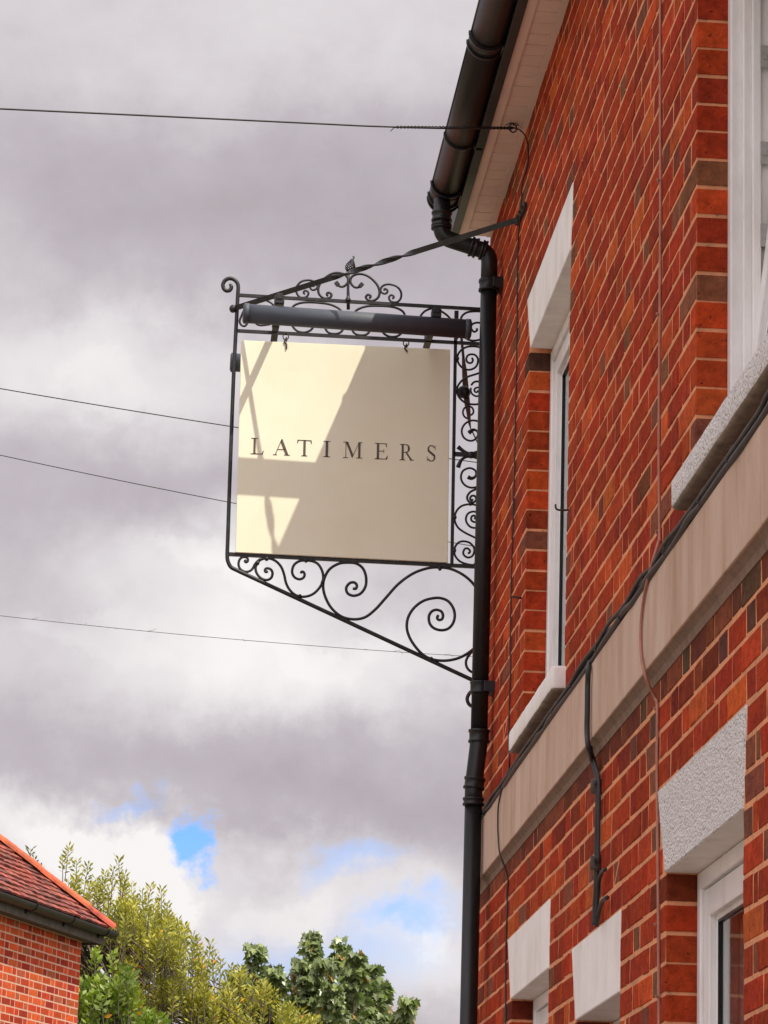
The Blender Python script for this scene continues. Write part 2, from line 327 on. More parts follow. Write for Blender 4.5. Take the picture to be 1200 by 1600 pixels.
# blocked areas per course: openings + lintels (lintel widths taken at mid height)
def blocked(zm):
    bl = []
    for n_, a, b_, z0, z1 in openings:
        if z0 - .02 < zm < z1: bl.append((a, b_, 1))
    for n_, a, b_, at_, bt, z0, z1, _ in lint:
        if z0 < zm < z1:
            t_ = (zm + .03 - z0) / (z1 - z0); lo = a + (at_ - a) * t_ - .006; hi = b_ + (bt - b_) * min(1, t_ + .1) + .006; bl.append((lo, hi, 0))
    for (a, b_, z0, z1) in ((9.70, 10.955, 3.537, 3.62), (6.0, 7.385, 3.537, 3.62)):
        if z0 < zm < z1: bl.append((a, b_, 0))
    return sorted(bl)
def intervals(zm):
    cur = Y0; o = []
    for a, b_, _ in blocked(zm):
        if a > cur: o.append((cur, a))
        cur = max(cur, b_)
    if cur < Y1: o.append((cur, Y1))
    return o
wm = MB()   # mortar bed: the wall body behind the bricks, in vertical strips so that openings stay open
ys = sorted({Y0, Y1} | {q for _, a, b_, *_ in openings for q in (a - .003, b_ + .003)})
for a, b_ in zip(ys[:-1], ys[1:]):
    zz = [(z0 - (.06 if z0 > 3 else 0), z1 + .06) for _, p_, q_, z0, z1 in openings if p_ < (a + b_) / 2 < q_]; zz.sort(); cur = 0
    for z0, z1 in zz + [(ZT + .05, None)]:
        if z0 > cur: wm.box(.0004, .22, a, b_, cur, z0)
        cur = z1 if z1 else cur
wall = wm.build('wall', 'mortar', house)
def brick_mesh(L_, seed, D=.1025, H_=.0665):
    r_ = random.Random(seed); g_ = MB(); c_ = .0035; j = lambda a: r_.uniform(-a, a)
    y0, y1, z0, z1 = -L_ / 2, L_ / 2, 0, H_
    f = [(j(.001), y0 + c_ + j(.0015), z0 + c_ + j(.0022)), (j(.001), y1 - c_ + j(.0015), z0 + c_ + j(.0022)), (j(.001), y1 - c_ + j(.0015), z1 - c_ + j(.0022)), (j(.001), y0 + c_ + j(.0015), z1 - c_ + j(.0022))]
    m_ = [(c_, y0 + j(.0015), z0 + j(.002)), (c_, y1 + j(.0015), z0 + j(.002)), (c_, y1 + j(.0015), z1 + j(.002)), (c_, y0 + j(.0015), z1 + j(.002))]
    k_ = [(D, p_[1], p_[2]) for p_ in m_]
    fs = [(3, 2, 1, 0)] + [(i, (i + 1) % 4, 4 + (i + 1) % 4, 4 + i) for i in range(4)] + [(4 + i, 4 + (i + 1) % 4, 8 + (i + 1) % 4, 8 + i) for i in range(4)]
    g_.add(f + m_ + k_, fs); return g_
SM = [brick_mesh(.2165, i) for i in range(9)]; HM = [brick_mesh(.1035, 50 + i) for i in range(9)]
SMM = [q.mesh('brick', 'brick') for q in SM]; HMM = [q.mesh('brick', 'brick') for q in HM]
bricks = []   # (y centre, length, z, kind, tint)
def lay(zb, odd):
    zm = zb + .033
    for (a, b_) in intervals(zm):
        y = b_ - .0; first = True; k = 0
        ln_ = b_ - a
        if ln_ < .03: continue
        seq = []; pos = 0; st = odd
        if not st: seq = [.1035, .047]      # header + closer at the far end of the course
        else: seq = [.2165]
        nxt_header = st
        tot = sum(seq) + .009 * len(seq)
        while tot < ln_:
            q = .1035 if nxt_header else .2165; nxt_header = not nxt_header; seq.append(q); tot += q + .009
        for q in seq:
            q2 = min(q, ln_ - pos)
            if ln_ - pos - q2 - .009 < .055: q2 = ln_ - pos
            bricks.append((b_ - pos - q2 / 2, q2, zb + random.uniform(-.0012, .0012), random.uniform(-.0022, -.0004))); pos += q2 + .009
            if pos >= ln_: break
i = 0
z = BANDB - 42 * P
while z < BANDB - .01: lay(z + .0045, i % 2); z += P; i += 1
z = BANDT + .002; i = 0
while z < ZT - .02: lay(z + .0045, i % 2); z += P; i += 1
# the 300 that show largest in view: nearest inside the frame
def to_px(p_):
    v_ = Vector(p_) - CAMP; d_ = v_.dot(FW); return 600 + FPX * v_.dot(RT) / d_, 800 - FPX * v_.dot(UP) / d_
def show(bk):
    x, y = to_px((0, bk[0], bk[2] + .03))
    if not (-5 < x < 1212 and -20 < y < 1620): return 0
    return bk[1] * 1000 / bk[0] ** 2
bricks.sort(key=show, reverse=True)
rest = MB()
for i, (yc, ln_, zb, dx) in enumerate(bricks):
    tn = pick_tint(BT if ln_ > .15 else BH)
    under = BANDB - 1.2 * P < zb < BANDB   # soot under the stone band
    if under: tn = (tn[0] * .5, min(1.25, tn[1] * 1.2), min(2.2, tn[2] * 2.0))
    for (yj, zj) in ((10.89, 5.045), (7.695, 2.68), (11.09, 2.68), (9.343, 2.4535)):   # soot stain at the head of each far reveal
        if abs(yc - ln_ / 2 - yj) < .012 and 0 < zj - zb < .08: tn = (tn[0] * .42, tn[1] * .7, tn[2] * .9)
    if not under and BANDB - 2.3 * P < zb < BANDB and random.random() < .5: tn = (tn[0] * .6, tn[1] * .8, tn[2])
    src, base_l = (SM, .2165) if ln_ > .15 else (HM, .1035); k = random.randrange(9)
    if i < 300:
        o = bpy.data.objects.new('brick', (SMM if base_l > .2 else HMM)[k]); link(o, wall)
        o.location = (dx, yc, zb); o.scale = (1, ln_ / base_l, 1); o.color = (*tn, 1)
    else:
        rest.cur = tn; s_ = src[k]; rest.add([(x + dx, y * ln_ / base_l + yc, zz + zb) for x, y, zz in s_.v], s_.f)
rest.build('brick', 'brick', wall, kind='stuff')

# gable return wall and inner shell (closes the house for light)
g = MB(); g.box(.221, 6.0, 12.20, 12.42, 0, 6.0); g.box(5.8, 6.0, 3.0, 12.20, 0, 6.0); g.box(.221, 6.0, 3.0, 3.2, 0, 6.0)
g.prism([(.0, 6.05), (6.0, 6.05), (3.0, 8.0)], 'y', 12.2, 12.42); g.build('gable_wall', 'fbrick', house)
g = MB(); g.box(.9, 5.8, 3.3, 12.0, 3.0, 3.1); g.box(.23, 5.8, 3.3, 12.0, 5.75, 5.8); g.box(.95, 1.0, 3.3, 12.0, .1, 5.75); g.build('interior_wall', 'inside', house)
# stone string course in separate blocks
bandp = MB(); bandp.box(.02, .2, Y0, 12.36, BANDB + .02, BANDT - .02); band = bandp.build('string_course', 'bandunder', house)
js = [3.0, 3.85, 5.05, 6.30, 7.56, 8.83, 10.105, 11.385, 12.40]
for a, b_ in zip(js[:-1], js[1:]):
    g = MB(); g.box(-.032, .019, a + .0018, b_ - .0018, BANDB + .022 + random.uniform(-.002, .002), BANDT, .004); g.build('stone_block', 'band', band)
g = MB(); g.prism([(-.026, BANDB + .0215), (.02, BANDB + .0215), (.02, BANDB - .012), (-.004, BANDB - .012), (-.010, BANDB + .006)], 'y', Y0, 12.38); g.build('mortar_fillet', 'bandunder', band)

# lintels, splayed and painted
for n_, a, b_, at_, bt, z0, z1, m_ in lint:
    bm = bmesh.new(); X0, X1 = -.004, .165
    vs = [bm.verts.new((x, y, zz)) for x in (X0, X1) for (y, zz) in ((a, z0), (b_, z0), (bt, z1), (at_, z1))]
    for f in ((0, 1, 2, 3), (7, 6, 5, 4), (0, 4, 5, 1), (1, 5, 6, 2), (2, 6, 7, 3), (3, 7, 4, 0)): bm.faces.new([vs[q] for q in f])
    bmesh.ops.bevel(bm, geom=bm.edges[:], offset=.003, segments=1, affect='EDGES')
    if m_ == 'rough':
        bmesh.ops.subdivide_edges(bm, edges=[e_ for e_ in bm.edges if e_.calc_length() > .05], cuts=40, use_grid_fill=True)
    bm.verts.index_update(); g = MB()
    def disp(c_):
        if m_ == 'rough' and c_.x < 0: return (c_.x + random.uniform(-.0008, .0005), c_.y, c_.z + random.uniform(-.001, .001))
        return tuple(c_)
    g.add([disp(q.co) for q in bm.verts], [[q.index for q in f.verts] for f in bm.faces]); bm.free()
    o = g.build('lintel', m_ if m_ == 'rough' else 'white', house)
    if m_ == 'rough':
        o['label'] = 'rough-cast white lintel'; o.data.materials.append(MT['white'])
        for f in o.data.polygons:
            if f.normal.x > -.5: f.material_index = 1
# smooth painted soffit strip below the rough lintel and deep underside
# ---- windows
def window(y0, y1, z0, z1, casement=None, curtain=True, D=.078, mull=None):
    wn = bpy.data.objects.new('window', None); link(wn, house)
    fr = MB(); a, b_, c_, d_ = y0 + .003, y1 - .003, z0 + .002, z1 - .002
    def ring(x0, x1, t_, in_=0, ch=.004):
        A, B, C_, D_ = a + in_, b_ - in_, c_ + in_, d_ - in_
        fr.box(x0, x1, A, A + t_, C_, D_, ch); fr.box(x0, x1, B - t_, B, C_, D_, ch)
        fr.box(x0, x1, A + t_ - .002, B - t_ + .002, D_ - t_, D_ - .0005, ch); fr.box(x0, x1, A + t_ - .002, B - t_ + .002, C_ + .0005, C_ + t_, ch)
    ring(D, D + .030, .042); ring(D + .0295, D + .052, .058); ring(D + .0515, D + .074, .066); ring(D + .0735, D + .19, .05)
    fr.build('frame', 'upvc', wn)
    return wn, (a, b_, c_, d_)
def sash(wn, a, b_, c_, d_, X, t_=.062, hinge_top=None, ang=0):
    piv = Vector((X + .02, 0, c_ if ang else d_))
    rot = Matrix.Rotation(ang, 4, 'Y')
    def tr(g_): g_.v = [tuple(piv + rot @ (Vector(q) - piv)) for q in g_.v]
    g_ = MB(); T = .006
    for (x0, x1, tt) in ((X, X + .018, t_), (X + .0175, X + .05, t_ + .012)):
        g_.box(x0, x1, a, a + tt, c_, d_, .004); g_.box(x0, x1, b_ - tt, b_, c_, d_, .004)
        g_.box(x0, x1, a + tt - .002, b_ - tt + .002, d_ - tt, d_ - .0005, .004); g_.box(x0, x1, a + tt - .002, b_ - tt + .002, c_ + .0005, c_ + tt, .004)
    tr(g_); g_.build('sash', 'upvc', wn)
    tt = t_ + .012
    g_ = MB(); q = .006
    for (A, B, C_, D_) in ((a + tt, a + tt + q, c_ + tt, d_ - tt), (b_ - tt - q, b_ - tt, c_ + tt, d_ - tt), (a + tt, b_ - tt, d_ - tt - q, d_ - tt), (a + tt, b_ - tt, c_ + tt, c_ + tt + q)):
        g_.box(X + .020, X + .034, A, B, C_, D_)
    tr(g_); g_.build('gasket', 'blackplastic', wn)
    g_ = MB(); g_.box(X + .026, X + .03, a + tt, b_ - tt, c_ + tt, d_ - tt); tr(g_); g_.build('pane', 'glass', wn)
wn, (a, b_, c_, d_) = window(9.735, 10.89, 3.61, 5.045)
sash(wn, a + .047, (a + b_) / 2 - .02, c_ + .047, d_ - .047, .088)
sash(wn, (a + b_) / 2 + .02, b_ - .047, c_ + .047, d_ - .047, .088)
g = MB(); g.box(.078, .15, (a + b_) / 2 - .03, (a + b_) / 2 + .03, c_ + .04, d_ - .04, .004); g.build('mullion', 'upvc', wn)
wn, (a, b_, c_, d_) = window(6.12, 7.29, 3.61, 5.045)
wn['label'] = 'white window with its casement tilted inward'
sash(wn, a + .06, b_ - .066, c_ + .05, d_ - .05, .098, ang=math.radians(6.8))
for zc in (4.70, 4.44, 4.22):
    g = MB(); g.box(.150, .176, b_ - .068, b_ - .0655, zc - .03, zc + .03, .001); g.box(.158, .166, b_ - .070, b_ - .068, zc - .008, zc + .008); g.build('hinge_plate', 'steel', wn)
g = MB(); g.box(.13, .165, b_ - .13, b_ - .07, 4.905, 4.92, .002); g.build('stay', 'rust', wn)
wn, (a, b_, c_, d_) = window(6.655, 7.695, 1.10, 2.68)
sash(wn, a + .047, b_ - .047, c_ + .047, d_ - .047, .088, t_=.07)
g = MB()
for k in range(26):
    y = a + .01 + k * (b_ - a - .02) / 26; g.box(.175 + .012 * (k % 2), .185 + .012 * (k % 2), y, y + .042, c_ + .05, d_ - .05)
g.build('curtain', 'curtain', wn)
wn, (a, b_, c_, d_) = window(10.02, 11.09, 1.10, 2.68)
sash(wn, a + .047, b_ - .047, c_ + .047, d_ - .047, .088)
# door below the second small lintel
dr = bpy.data.objects.new('door', None); link(dr, house)
g = MB(); g.box(.11, .16, 8.47, 8.52, 0, 2.45, .003); g.box(.11, .16, 9.283, 9.333, 0, 2.45, .003); g.box(.11, .16, 8.52, 9.283, 2.40, 2.45, .003); g.build('frame', 'upvc', dr)
g = MB(); g.box(.125, .165, 8.525, 9.278, .02, 2.395, .004)
for (p_, q_) in ((.25, 1.0), (1.15, 1.95)):
    for (r_, s_) in ((8.62, 8.86), (8.94, 9.18)): g.box(.118, .126, r_, s_, p_, q_, .003)
g.build('door_leaf', 'inside', dr)
g = MB(); g.lathe((.118, 8.6, 1.05), (-1, 0, 0), [(0, .022), (.02, .014), (.045, .028), (.06, .012)], 16); g.build('handle', 'steel', dr)

# sills: lumpy hand-rendered blocks
def sill(y0, y1, z0, z1, X, m_, seed, lump):
    r_ = random.Random(seed); bm = bmesh.new(); bmesh.ops.create_cube(bm, size=1)
    for q in bm.verts: q.co = Vector(((X + .16) / 2 + q.co.x * (.16 - X), (y0 + y1) / 2 + q.co.y * (y1 - y0), (z0 + z1) / 2 + q.co.z * (z1 - z0)))
    bmesh.ops.bevel(bm, geom=[e_ for e_ in bm.edges if all(v_.co.x < .0 for v_ in e_.verts)] + [e_ for e_ in bm.edges if abs(e_.verts[0].co.y - e_.verts[1].co.y) < .01 and abs(e_.verts[0].co.z - e_.verts[1].co.z) < .01], offset=.014, segments=3, affect='EDGES', profile=.5)
    bmesh.ops.subdivide_edges(bm, edges=[e_ for e_ in bm.edges if e_.calc_length() > .3], cuts=36, use_grid_fill=True)
    for q in bm.verts:
        if q.co.x < .05:
            f = math.sin(q.co.y * 17 + seed) * .5 + math.sin(q.co.y * 41 + seed * 2) * .35
            q.co.z += f * lump * (1.0 if q.co.z < (z0 + z1) / 2 else .6); q.co.x += f * lump * .5 + r_.uniform(-.0006, .0006)
    bmesh.ops.recalc_face_normals(bm, faces=bm.faces[:])
    me = bpy.data.meshes.new('window_sill'); 
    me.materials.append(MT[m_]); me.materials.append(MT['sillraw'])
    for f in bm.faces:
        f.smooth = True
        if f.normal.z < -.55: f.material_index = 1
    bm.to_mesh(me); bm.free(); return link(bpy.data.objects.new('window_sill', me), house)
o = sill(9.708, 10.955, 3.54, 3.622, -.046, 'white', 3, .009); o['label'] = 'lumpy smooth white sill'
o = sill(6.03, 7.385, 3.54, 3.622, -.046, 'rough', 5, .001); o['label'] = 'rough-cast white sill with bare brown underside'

# ---- eaves: soffit planks, trims, fascia
SZ = 6.012
soff = bpy.data.objects.new('soffit', None); link(soff, house)
y = 12.36; k = 0
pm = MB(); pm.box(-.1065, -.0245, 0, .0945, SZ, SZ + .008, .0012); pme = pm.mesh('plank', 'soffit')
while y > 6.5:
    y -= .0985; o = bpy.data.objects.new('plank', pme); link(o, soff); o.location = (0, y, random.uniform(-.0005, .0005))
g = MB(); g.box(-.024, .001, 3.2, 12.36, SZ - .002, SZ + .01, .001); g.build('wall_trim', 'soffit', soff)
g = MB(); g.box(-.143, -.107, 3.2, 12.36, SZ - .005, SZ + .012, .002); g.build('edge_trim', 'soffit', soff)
g = MB(); g.box(-.1785, -.1435, 3.2, 12.33, SZ - .012, SZ + .19, .002); g.build('fascia', 'blackplastic', house)
g = MB(); g.box(-.115, -.0, 3.2, 12.34, SZ + .0135, SZ + .03); g.build('soffit_backing', 'inside', soff)
g = MB(); g.prism([(-.22, 6.20), (-.22, 6.21), (3.0, 8.28), (3.0, 8.265)], 'y', 3.0, 12.34); g.prism([(6.16, 6.19), (6.16, 6.205), (3.0, 8.28), (3.0, 8.265)], 'y', 3.0, 12.34); g.build('roof', 'slate', house)
# ---- gutter
GX, GR, GZ = -.236, .0625, 6.060
def half(g_, y0, y1, R_, th=.003, z=GZ, n=20, lip=True):
    pts = [(math.pi + math.pi * k / n) for k in range(n + 1)]
    outp = [(GX + R_ * math.cos(a_), z + R_ * math.sin(a_)) for a_ in pts]; inp = [(GX + (R_ - th) * math.cos(a_), z + (R_ - th) * math.sin(a_)) for a_ in pts][::-1]
    o_ = outp + inp; m_ = len(o_)
    g_.add([(p_[0], y0, p_[1]) for p_ in o_] + [(p_[0], y1, p_[1]) for p_ in o_], [(i_, (i_ + 1) % m_, m_ + (i_ + 1) % m_, m_ + i_) for i_ in range(m_)], True)
    for yy, s_ in ((0, 1), (m_, -1)):
        g_.add([], [])
        base = len(g_.v) - 2 * m_
        for i_ in range(n): g_.f.append((base + yy + i_, base + yy + i_ + 1, base + yy + m_ - 2 - i_, base + yy + m_ - 1 - i_)); g_.sm.append(False)
gut = bpy.data.objects.new('gutter', None); link(gut, house)
for (a, b_) in ((3.2, 6.4), (6.41, 10.31), (10.37, 11.86), (11.9, 12.03)):
    g = MB(); half(g, a, b_, GR); g.tube([(GX - GR, a, GZ), (GX - GR, b_, GZ)], .0045, 6); g.build('gutter_length', 'gutter', gut)
g = MB(); half(g, 10.30, 10.40, GR + .005, .006); half(g, 10.302, 10.318, GR + .011, .011); half(g, 10.384, 10.40, GR + .011, .011); g.box(-.185, -.150, 10.31, 10.395, 6.01, 6.08, .003); g.build('gutter_union', 'blackplastic', gut)
for yb in (11.30, 8.6, 6.9):
    g = MB(); half(g, yb, yb + .028, GR + .007, .007); g.box(-.185, -.150, yb, yb + .028, 6.0, 6.075, .003); g.build('gutter_bracket', 'blackplastic', gut)
g = MB(); half(g, 11.845, 11.99, GR + .004, .006); half(g, 11.845, 11.857, GR + .011, .011); half(g, 11.978, 11.99, GR + .011, .011); g.box(-.185, -.150, 11.86, 11.98, 6.005, 6.08, .003); g.build('gutter_outlet', 'blackplastic', gut)
g = MB(); half(g, 12.03, 12.045, GR + .009, .009)
g.prism([(GX + (GR + .004) * math.cos(math.pi + math.pi * k / 16), GZ + (GR + .004) * math.sin(math.pi + math.pi * k / 16)) for k in range(17)], 'y', 12.045, 12.05); g.build('stop_end', 'blackplastic', gut)
# ---- downpipe
PY = 11.90
dp = bpy.data.objects.new('downpipe', None); link(dp, house)
R_ = .034
PX1 = ay(764.0, 440, PY).x; xo = ay(690, 345, PY).x
zA, zB = ay(690, 366, PY).z, ay(755, 392, PY).z
def bend(p0, p1, p2, r_, k=8):
    a_ = (p0 - p1).normalized(); c_ = (p2 - p1).normalized(); A_ = p1 + a_ * r_; C_ = p1 + c_ * r_
    return [A_ * (1 - t_) ** 2 + p1 * 2 * t_ * (1 - t_) + C_ * t_ ** 2 for t_ in [q / k for q in range(k + 1)]]
V = Vector
g = MB(); top = V((xo, PY, 6.0)); b1 = V((xo, PY, zA - .012)); b2 = V((PX1, PY, zB - .005)); dn = V((PX1, PY, 5.4))
g.tube([top] + bend(top, b1, b2, .045) + bend(b1, b2, dn, .045) + [V((PX1, PY, 5.62))], R_, 22); g.build('swan_neck', 'blackplastic', dp)
def collar(p_, axis, h=.05, r_=R_ + .0045, lips=True):
    g_ = MB(); A_ = V(axis).normalized(); pr_ = [(0, R_), (0, r_ + .004), (.008, r_ + .004), (.012, r_), (h - .012, r_), (h - .008, r_ + .004), (h, r_ + .004), (h, R_)]
    g_.lathe(V(p_), A_, pr_, 24); return g_.build('collar', 'blackplastic', dp)
ax_ = (b2 - b1).normalized()
collar(V((xo, PY, zA + .055)), (0, 0, 1), .04); collar(V((xo, PY, zA + .022)), (0, 0, 1), .02)
collar(b1 + ax_ * .125, ax_, .03); collar(b1 + ax_ * .170, ax_, .022)
zbend = ay(740, 1160, PY).z; zend = ay(738, 1225, PY).z; PX2 = ay(736.5, 1400, PY).x
g = MB(); p0 = V((PX1, PY, 5.63)); g.tube([p0, V((PX1, PY, zbend + .01))], R_ - .0005, 24); g.build('pipe_length', 'blackplastic', dp)
g = MB(); q1 = V((PX1, PY, zbend)); q2 = V((PX2, PY, zend)); g.tube([q1 + V((0, 0, .03))] + bend(q1 + V((0, 0, .05)), q1, q2, .03) + bend(q1, q2, q2 - V((0, 0, .2)), .03) + [q2 - V((0, 0, .08))], R_ + .001, 24); g.build('offset_bend', 'blackplastic', dp)
g = MB(); g.tube([q2 - V((0, 0, .05)), V((PX2, PY, .02))], R_, 24); g.build('pipe_length', 'blackplastic', dp)
collar((PX1, PY, ay(760, 455, PY).z), (0, 0, 1), .045); collar((PX1, PY, zbend + .0), (0, 0, 1), .05); collar(q2 + V((0, 0, -.02)), q1 - q2, .045); collar((PX2, PY, zend - .085), (0, 0, 1), .03)
for zc in (ay(760, 445, PY).z, ay(750, 1075, PY).z, 2.35):
    px_ = PX1 if zc > 3.6 else PX2
    g = MB(); g.lathe((px_, PY, zc - .024), (0, 0, 1), [(0, R_), (0, R_ + .005), (.004, R_ + .008), (.008, R_ + .005), (.040, R_ + .005), (.044, R_ + .008), (.048, R_ + .005), (.048, R_)], 24)
    g.box(px_ + .01, .002, PY - .052, PY + .052, zc - .022, zc + .022, .003); g.build('pipe_clip', 'blackplastic', dp)

# ================================================================== WALL CABLES (things of their own)
def cable(pts, r_, m_, name, label, n=7, k=5, jitter=0, cat='cable', parent=None):
    g_ = MB(); P_ = smooth_path(pts, k)
    if jitter: P_ = [q + V((random.uniform(-jitter, 0), random.uniform(-jitter, jitter), random.uniform(-jitter, jitter))) for q in P_]
    g_.tube(P_, r_, n); 
    return g_.build(name, m_, parent, label=label, cat=cat) if parent is None else g_.build(name, m_, parent)
pk = thing('wall_cable', (0, 7.8, 3), 'thin pink painted cable running straight down brick wall and over stone band', 'cable')
pts = [ax(1032, -30, -.005)] + [ax(x, y, -.005) for x, y in ((1031.5, 100), (1032, 283), (1031, 492), (1029.5, 690), (1030.5, 832))]
pts += [ax(x, y, -.02) for x, y in Z(700, 780, 3.3333, ((1096, 225),))]
pts += [ax(x, y, -.037) for x, y in Z(700, 780, 3.3333, ((1062, 340), (1026, 480), (1006, 640), (1006, 800), (1026, 915)))]
pts += [ax(x, y, -.006) for x, y in Z(700, 780, 3.3333, ((1075, 1030), (1090, 1085)))] + [ax(x, y, -.005) for x, y in ((1026.5, 1200), (1028, 1350), (1029, 1480), (1030, 1640))]
cable(pts, .0042, 'pinkcable', 'cable_run', None, parent=pk)
for (x, y) in ((1032, 283), (1031, 492), (1029.5, 832), (1027, 1108), (1028, 1445), (1030, 1557)):
    c_ = ax(x, y, -.004); g = MB(); g.box(-.011, .001, c_.y - .008, c_.y + .008, c_.z - .004, c_.z + .004, .0015); g.tube([c_ + V((-.006, -.010, 0)), c_ + V((-.012, -.010, 0))], .003, 6); g.build('cable_clip', 'pinkcable', pk)
bk = thing('cable_bundle', (0, 9, 3.47), 'bundle of black cables running along the top of stone band', 'cable')
for q, (dx, dz, r_, m_) in enumerate(((-.012, .018, .012, 'cable'), (-.030, .009, .010, 'cable'), (-.018, .040, .008, 'dustcable'), (-.008, .050, .007, 'cable'), (-.034, .028, .006, 'dustcable'))):
    pts = []; y = 12.31
    while y > 5.0:
        pts.append(V((dx + random.uniform(-.005, .003), y, BANDT + dz + random.uniform(-.006, .008)))); y -= random.uniform(.12, .3)
    cable(pts, r_, m_, 'cable_run', None, parent=bk)
y = 12.2
while y > 5.2:
    g = MB(); g.tube([(-.002, y, BANDT + .055), (-.03, y + .004, BANDT + .045), (-.042, y + .01, BANDT + .012), (-.03, y + .012, BANDT + .001)], .0028, 6); g.build('cable_clip', 'dustcable', bk); y -= random.uniform(.35, .6)
dk = thing('drop_cable', (0, 9.1, 3), 'thick black cable hanging over the stone band down to the small white lintel', 'cable')
zz = lambda L_: Z(880, 1040, 3.811, L_)
pts = [ax(922, 1034, -.03)] + [ax(x, y, -.044) for x, y in zz(((150, 25), (146, 110), (144, 250), (142, 400), (150, 480)))] + [ax(x, y, -.022) for x, y in zz(((172, 560),))] + [ax(x, y, -.012) for x, y in zz(((197, 640), (205, 720), (206, 850), (202, 1000), (200, 1150), (198, 1300), (190, 1440), (188, 1545)))]
cable(pts, .0082, 'cable', 'cable_run', None, n=10, parent=dk)
pts = [ax(x, y, -.022) for x, y in zz(((158, 10), (156, 110), (153, 250), (152, 400), (160, 470)))] + [ax(x, y, -.018) for x, y in zz(((182, 550), (206, 640), (214, 720), (213, 900), (210, 1180)))]
cable(pts, .005, 'cable', 'cable_run', None, parent=dk)
cable([ax(x, y, -.02) for x, y in zz(((250, 1212), (228, 1235), (210, 1290), (203, 1380), (198, 1500)))], .0062, 'cable', 'cable_run', None, parent=dk)
cable([ax(x, y, -.02) for x, y in zz(((262, 1380), (235, 1400), (215, 1450), (205, 1510), (200, 1550)))], .0062, 'cable', 'cable_run', None, parent=dk)
for (x, y) in zz(((205, 720), (203, 1175))):
    c_ = ax(x, y, -.012); g = MB(); g.tube([c_ + V((.012, 0, -.012)), c_ + V((-.012, 0, -.012)), c_ + V((-.012, 0, .012)), c_ + V((.012, 0, .012))], .012, 8); g.build('cable_clip', 'dustcable', dk)
tk = thing('thin_cable', (0, 11.3, 3), 'thin black cable wandering down the wall beside the downpipe', 'cable')
pts = [az(800, 199, SZ - .02), ax(812, 203, -.03), ax(821, 213, -.012), ax(825, 230, -.006), ax(824, 258, -.006), ax(816, 285, -.006), ax(815, 310, -.008), ax(812, 345, -.01), ax(809, 400, -.006), ax(807, 560, -.006), ax(803, 760, -.006), ax(799, 900, -.006), ax(797.5, 1000, -.006)]
pts += [ax(x, y, -.006) for x, y in Z(780, 1000, 6.667, ((118, 300), (108, 600), (100, 900), (98, 1120), (106, 1240), (98, 1340)))] + [ax(788, 1218, -.03)]
pts += [ax(x, y, -.038) for x, y in Z(740, 1150, 6.667, ((262, 700), (252, 900), (256, 1050), (275, 1230)))] + [ax(793, 1368, -.008), ax(792.5, 1400, -.006)] + [ax(x, y, -.006) for x, y in Z(780, 1380, 6, ((75, 250), (66, 500), (60, 800), (60, 1450)))]
cable(pts, .0032, 'cable', 'cable_run', None, n=6, parent=tk)
# nails and hooks
for nm, lb, pp in (('wall_hook', 'small bent iron hook on brick edge across the narrow upper window', ((889, 797), (875, 797), (869, 795), (868, 788))), ('wall_hook', 'short rusty nail beside the thin black cable left of upper window', ((799, 932), (806, 933), (815, 935)))):
    g = MB(); c_ = ax(*pp[0], .0) if nm and pp[0][0] > 850 else ax(*pp[-1], .0)
    if pp[0][0] > 850: g.tube(smooth_path([ay(x, y, c_.y) for x, y in pp], 3), .0035, 6)
    else: g.tube([ay(x, y, c_.y) for x, y in pp][::-1], .004, 6)
    g.build(nm, 'rust', None, label=lb, cat='hook')

# ================================================================== SIGN BRACKET
sb = thing('sign_bracket', (0, SY, 4), 'black wrought iron hanging sign bracket full of scrolls on the house corner', 'sign bracket')
def S(pts, Y=SY): return [ay(x, y, Y) for x, y in pts]
def iron(name, pts, r_=.0058, k=5, flat=None, Y=SY, n=8, sm=True):
    g_ = MB(); P_ = smooth_path(S(pts, Y), k) if sm else S(pts, Y)
    g_.tube(P_, r_, n, flat=flat); return g_.build(name, 'black', sb)
W = .0065
def bar(name, p0, p1, w_=W, d_=.006):
    return iron(name, (p0, p1), 1, flat=(d_, w_), sm=False)
bar('bar', (372, 461.2), (771, 484.5)); bar('bar', (369, 516.8), (771, 538.6)); bar('bar', (358, 866), (768, 886.8), .0075)
bar('bar', (712.5, 486), (706, 884), .0066)
g = MB(); P_ = smooth_path(S(Z(340, 420, 5.4545, ((98, 135), (112, 140), (117, 160), (104, 182), (76, 187), (52, 168), (46, 132), (65, 98), (102, 82), (143, 93), (170, 125), (176, 165), (172, 225), (163, 400), (151, 620)))) + S(((364.5, 600), (359, 750), (356, 840), (355, 868), (356.5, 878), (361, 886), (370, 891), (400, 905), (560, 979.5), (739, 1063), (765, 1075))), 5)
g.tube(P_, lambda t_: .0085 if t_ > .06 else .004 + t_ * .07, 10); g.build('outer_bar', 'black', sb)
g = MB(); g.box(-.014, -.002, SY - .014, SY + .014, 3.93, 5.76, .002); g.build('wall_bar', 'black', sb)
iron('tail_scroll', Z(600, 860, 6.4, ((960, 1390), (910, 1400), (862, 1420), (832, 1480), (848, 1535), (890, 1562), (940, 1560))), .0075)
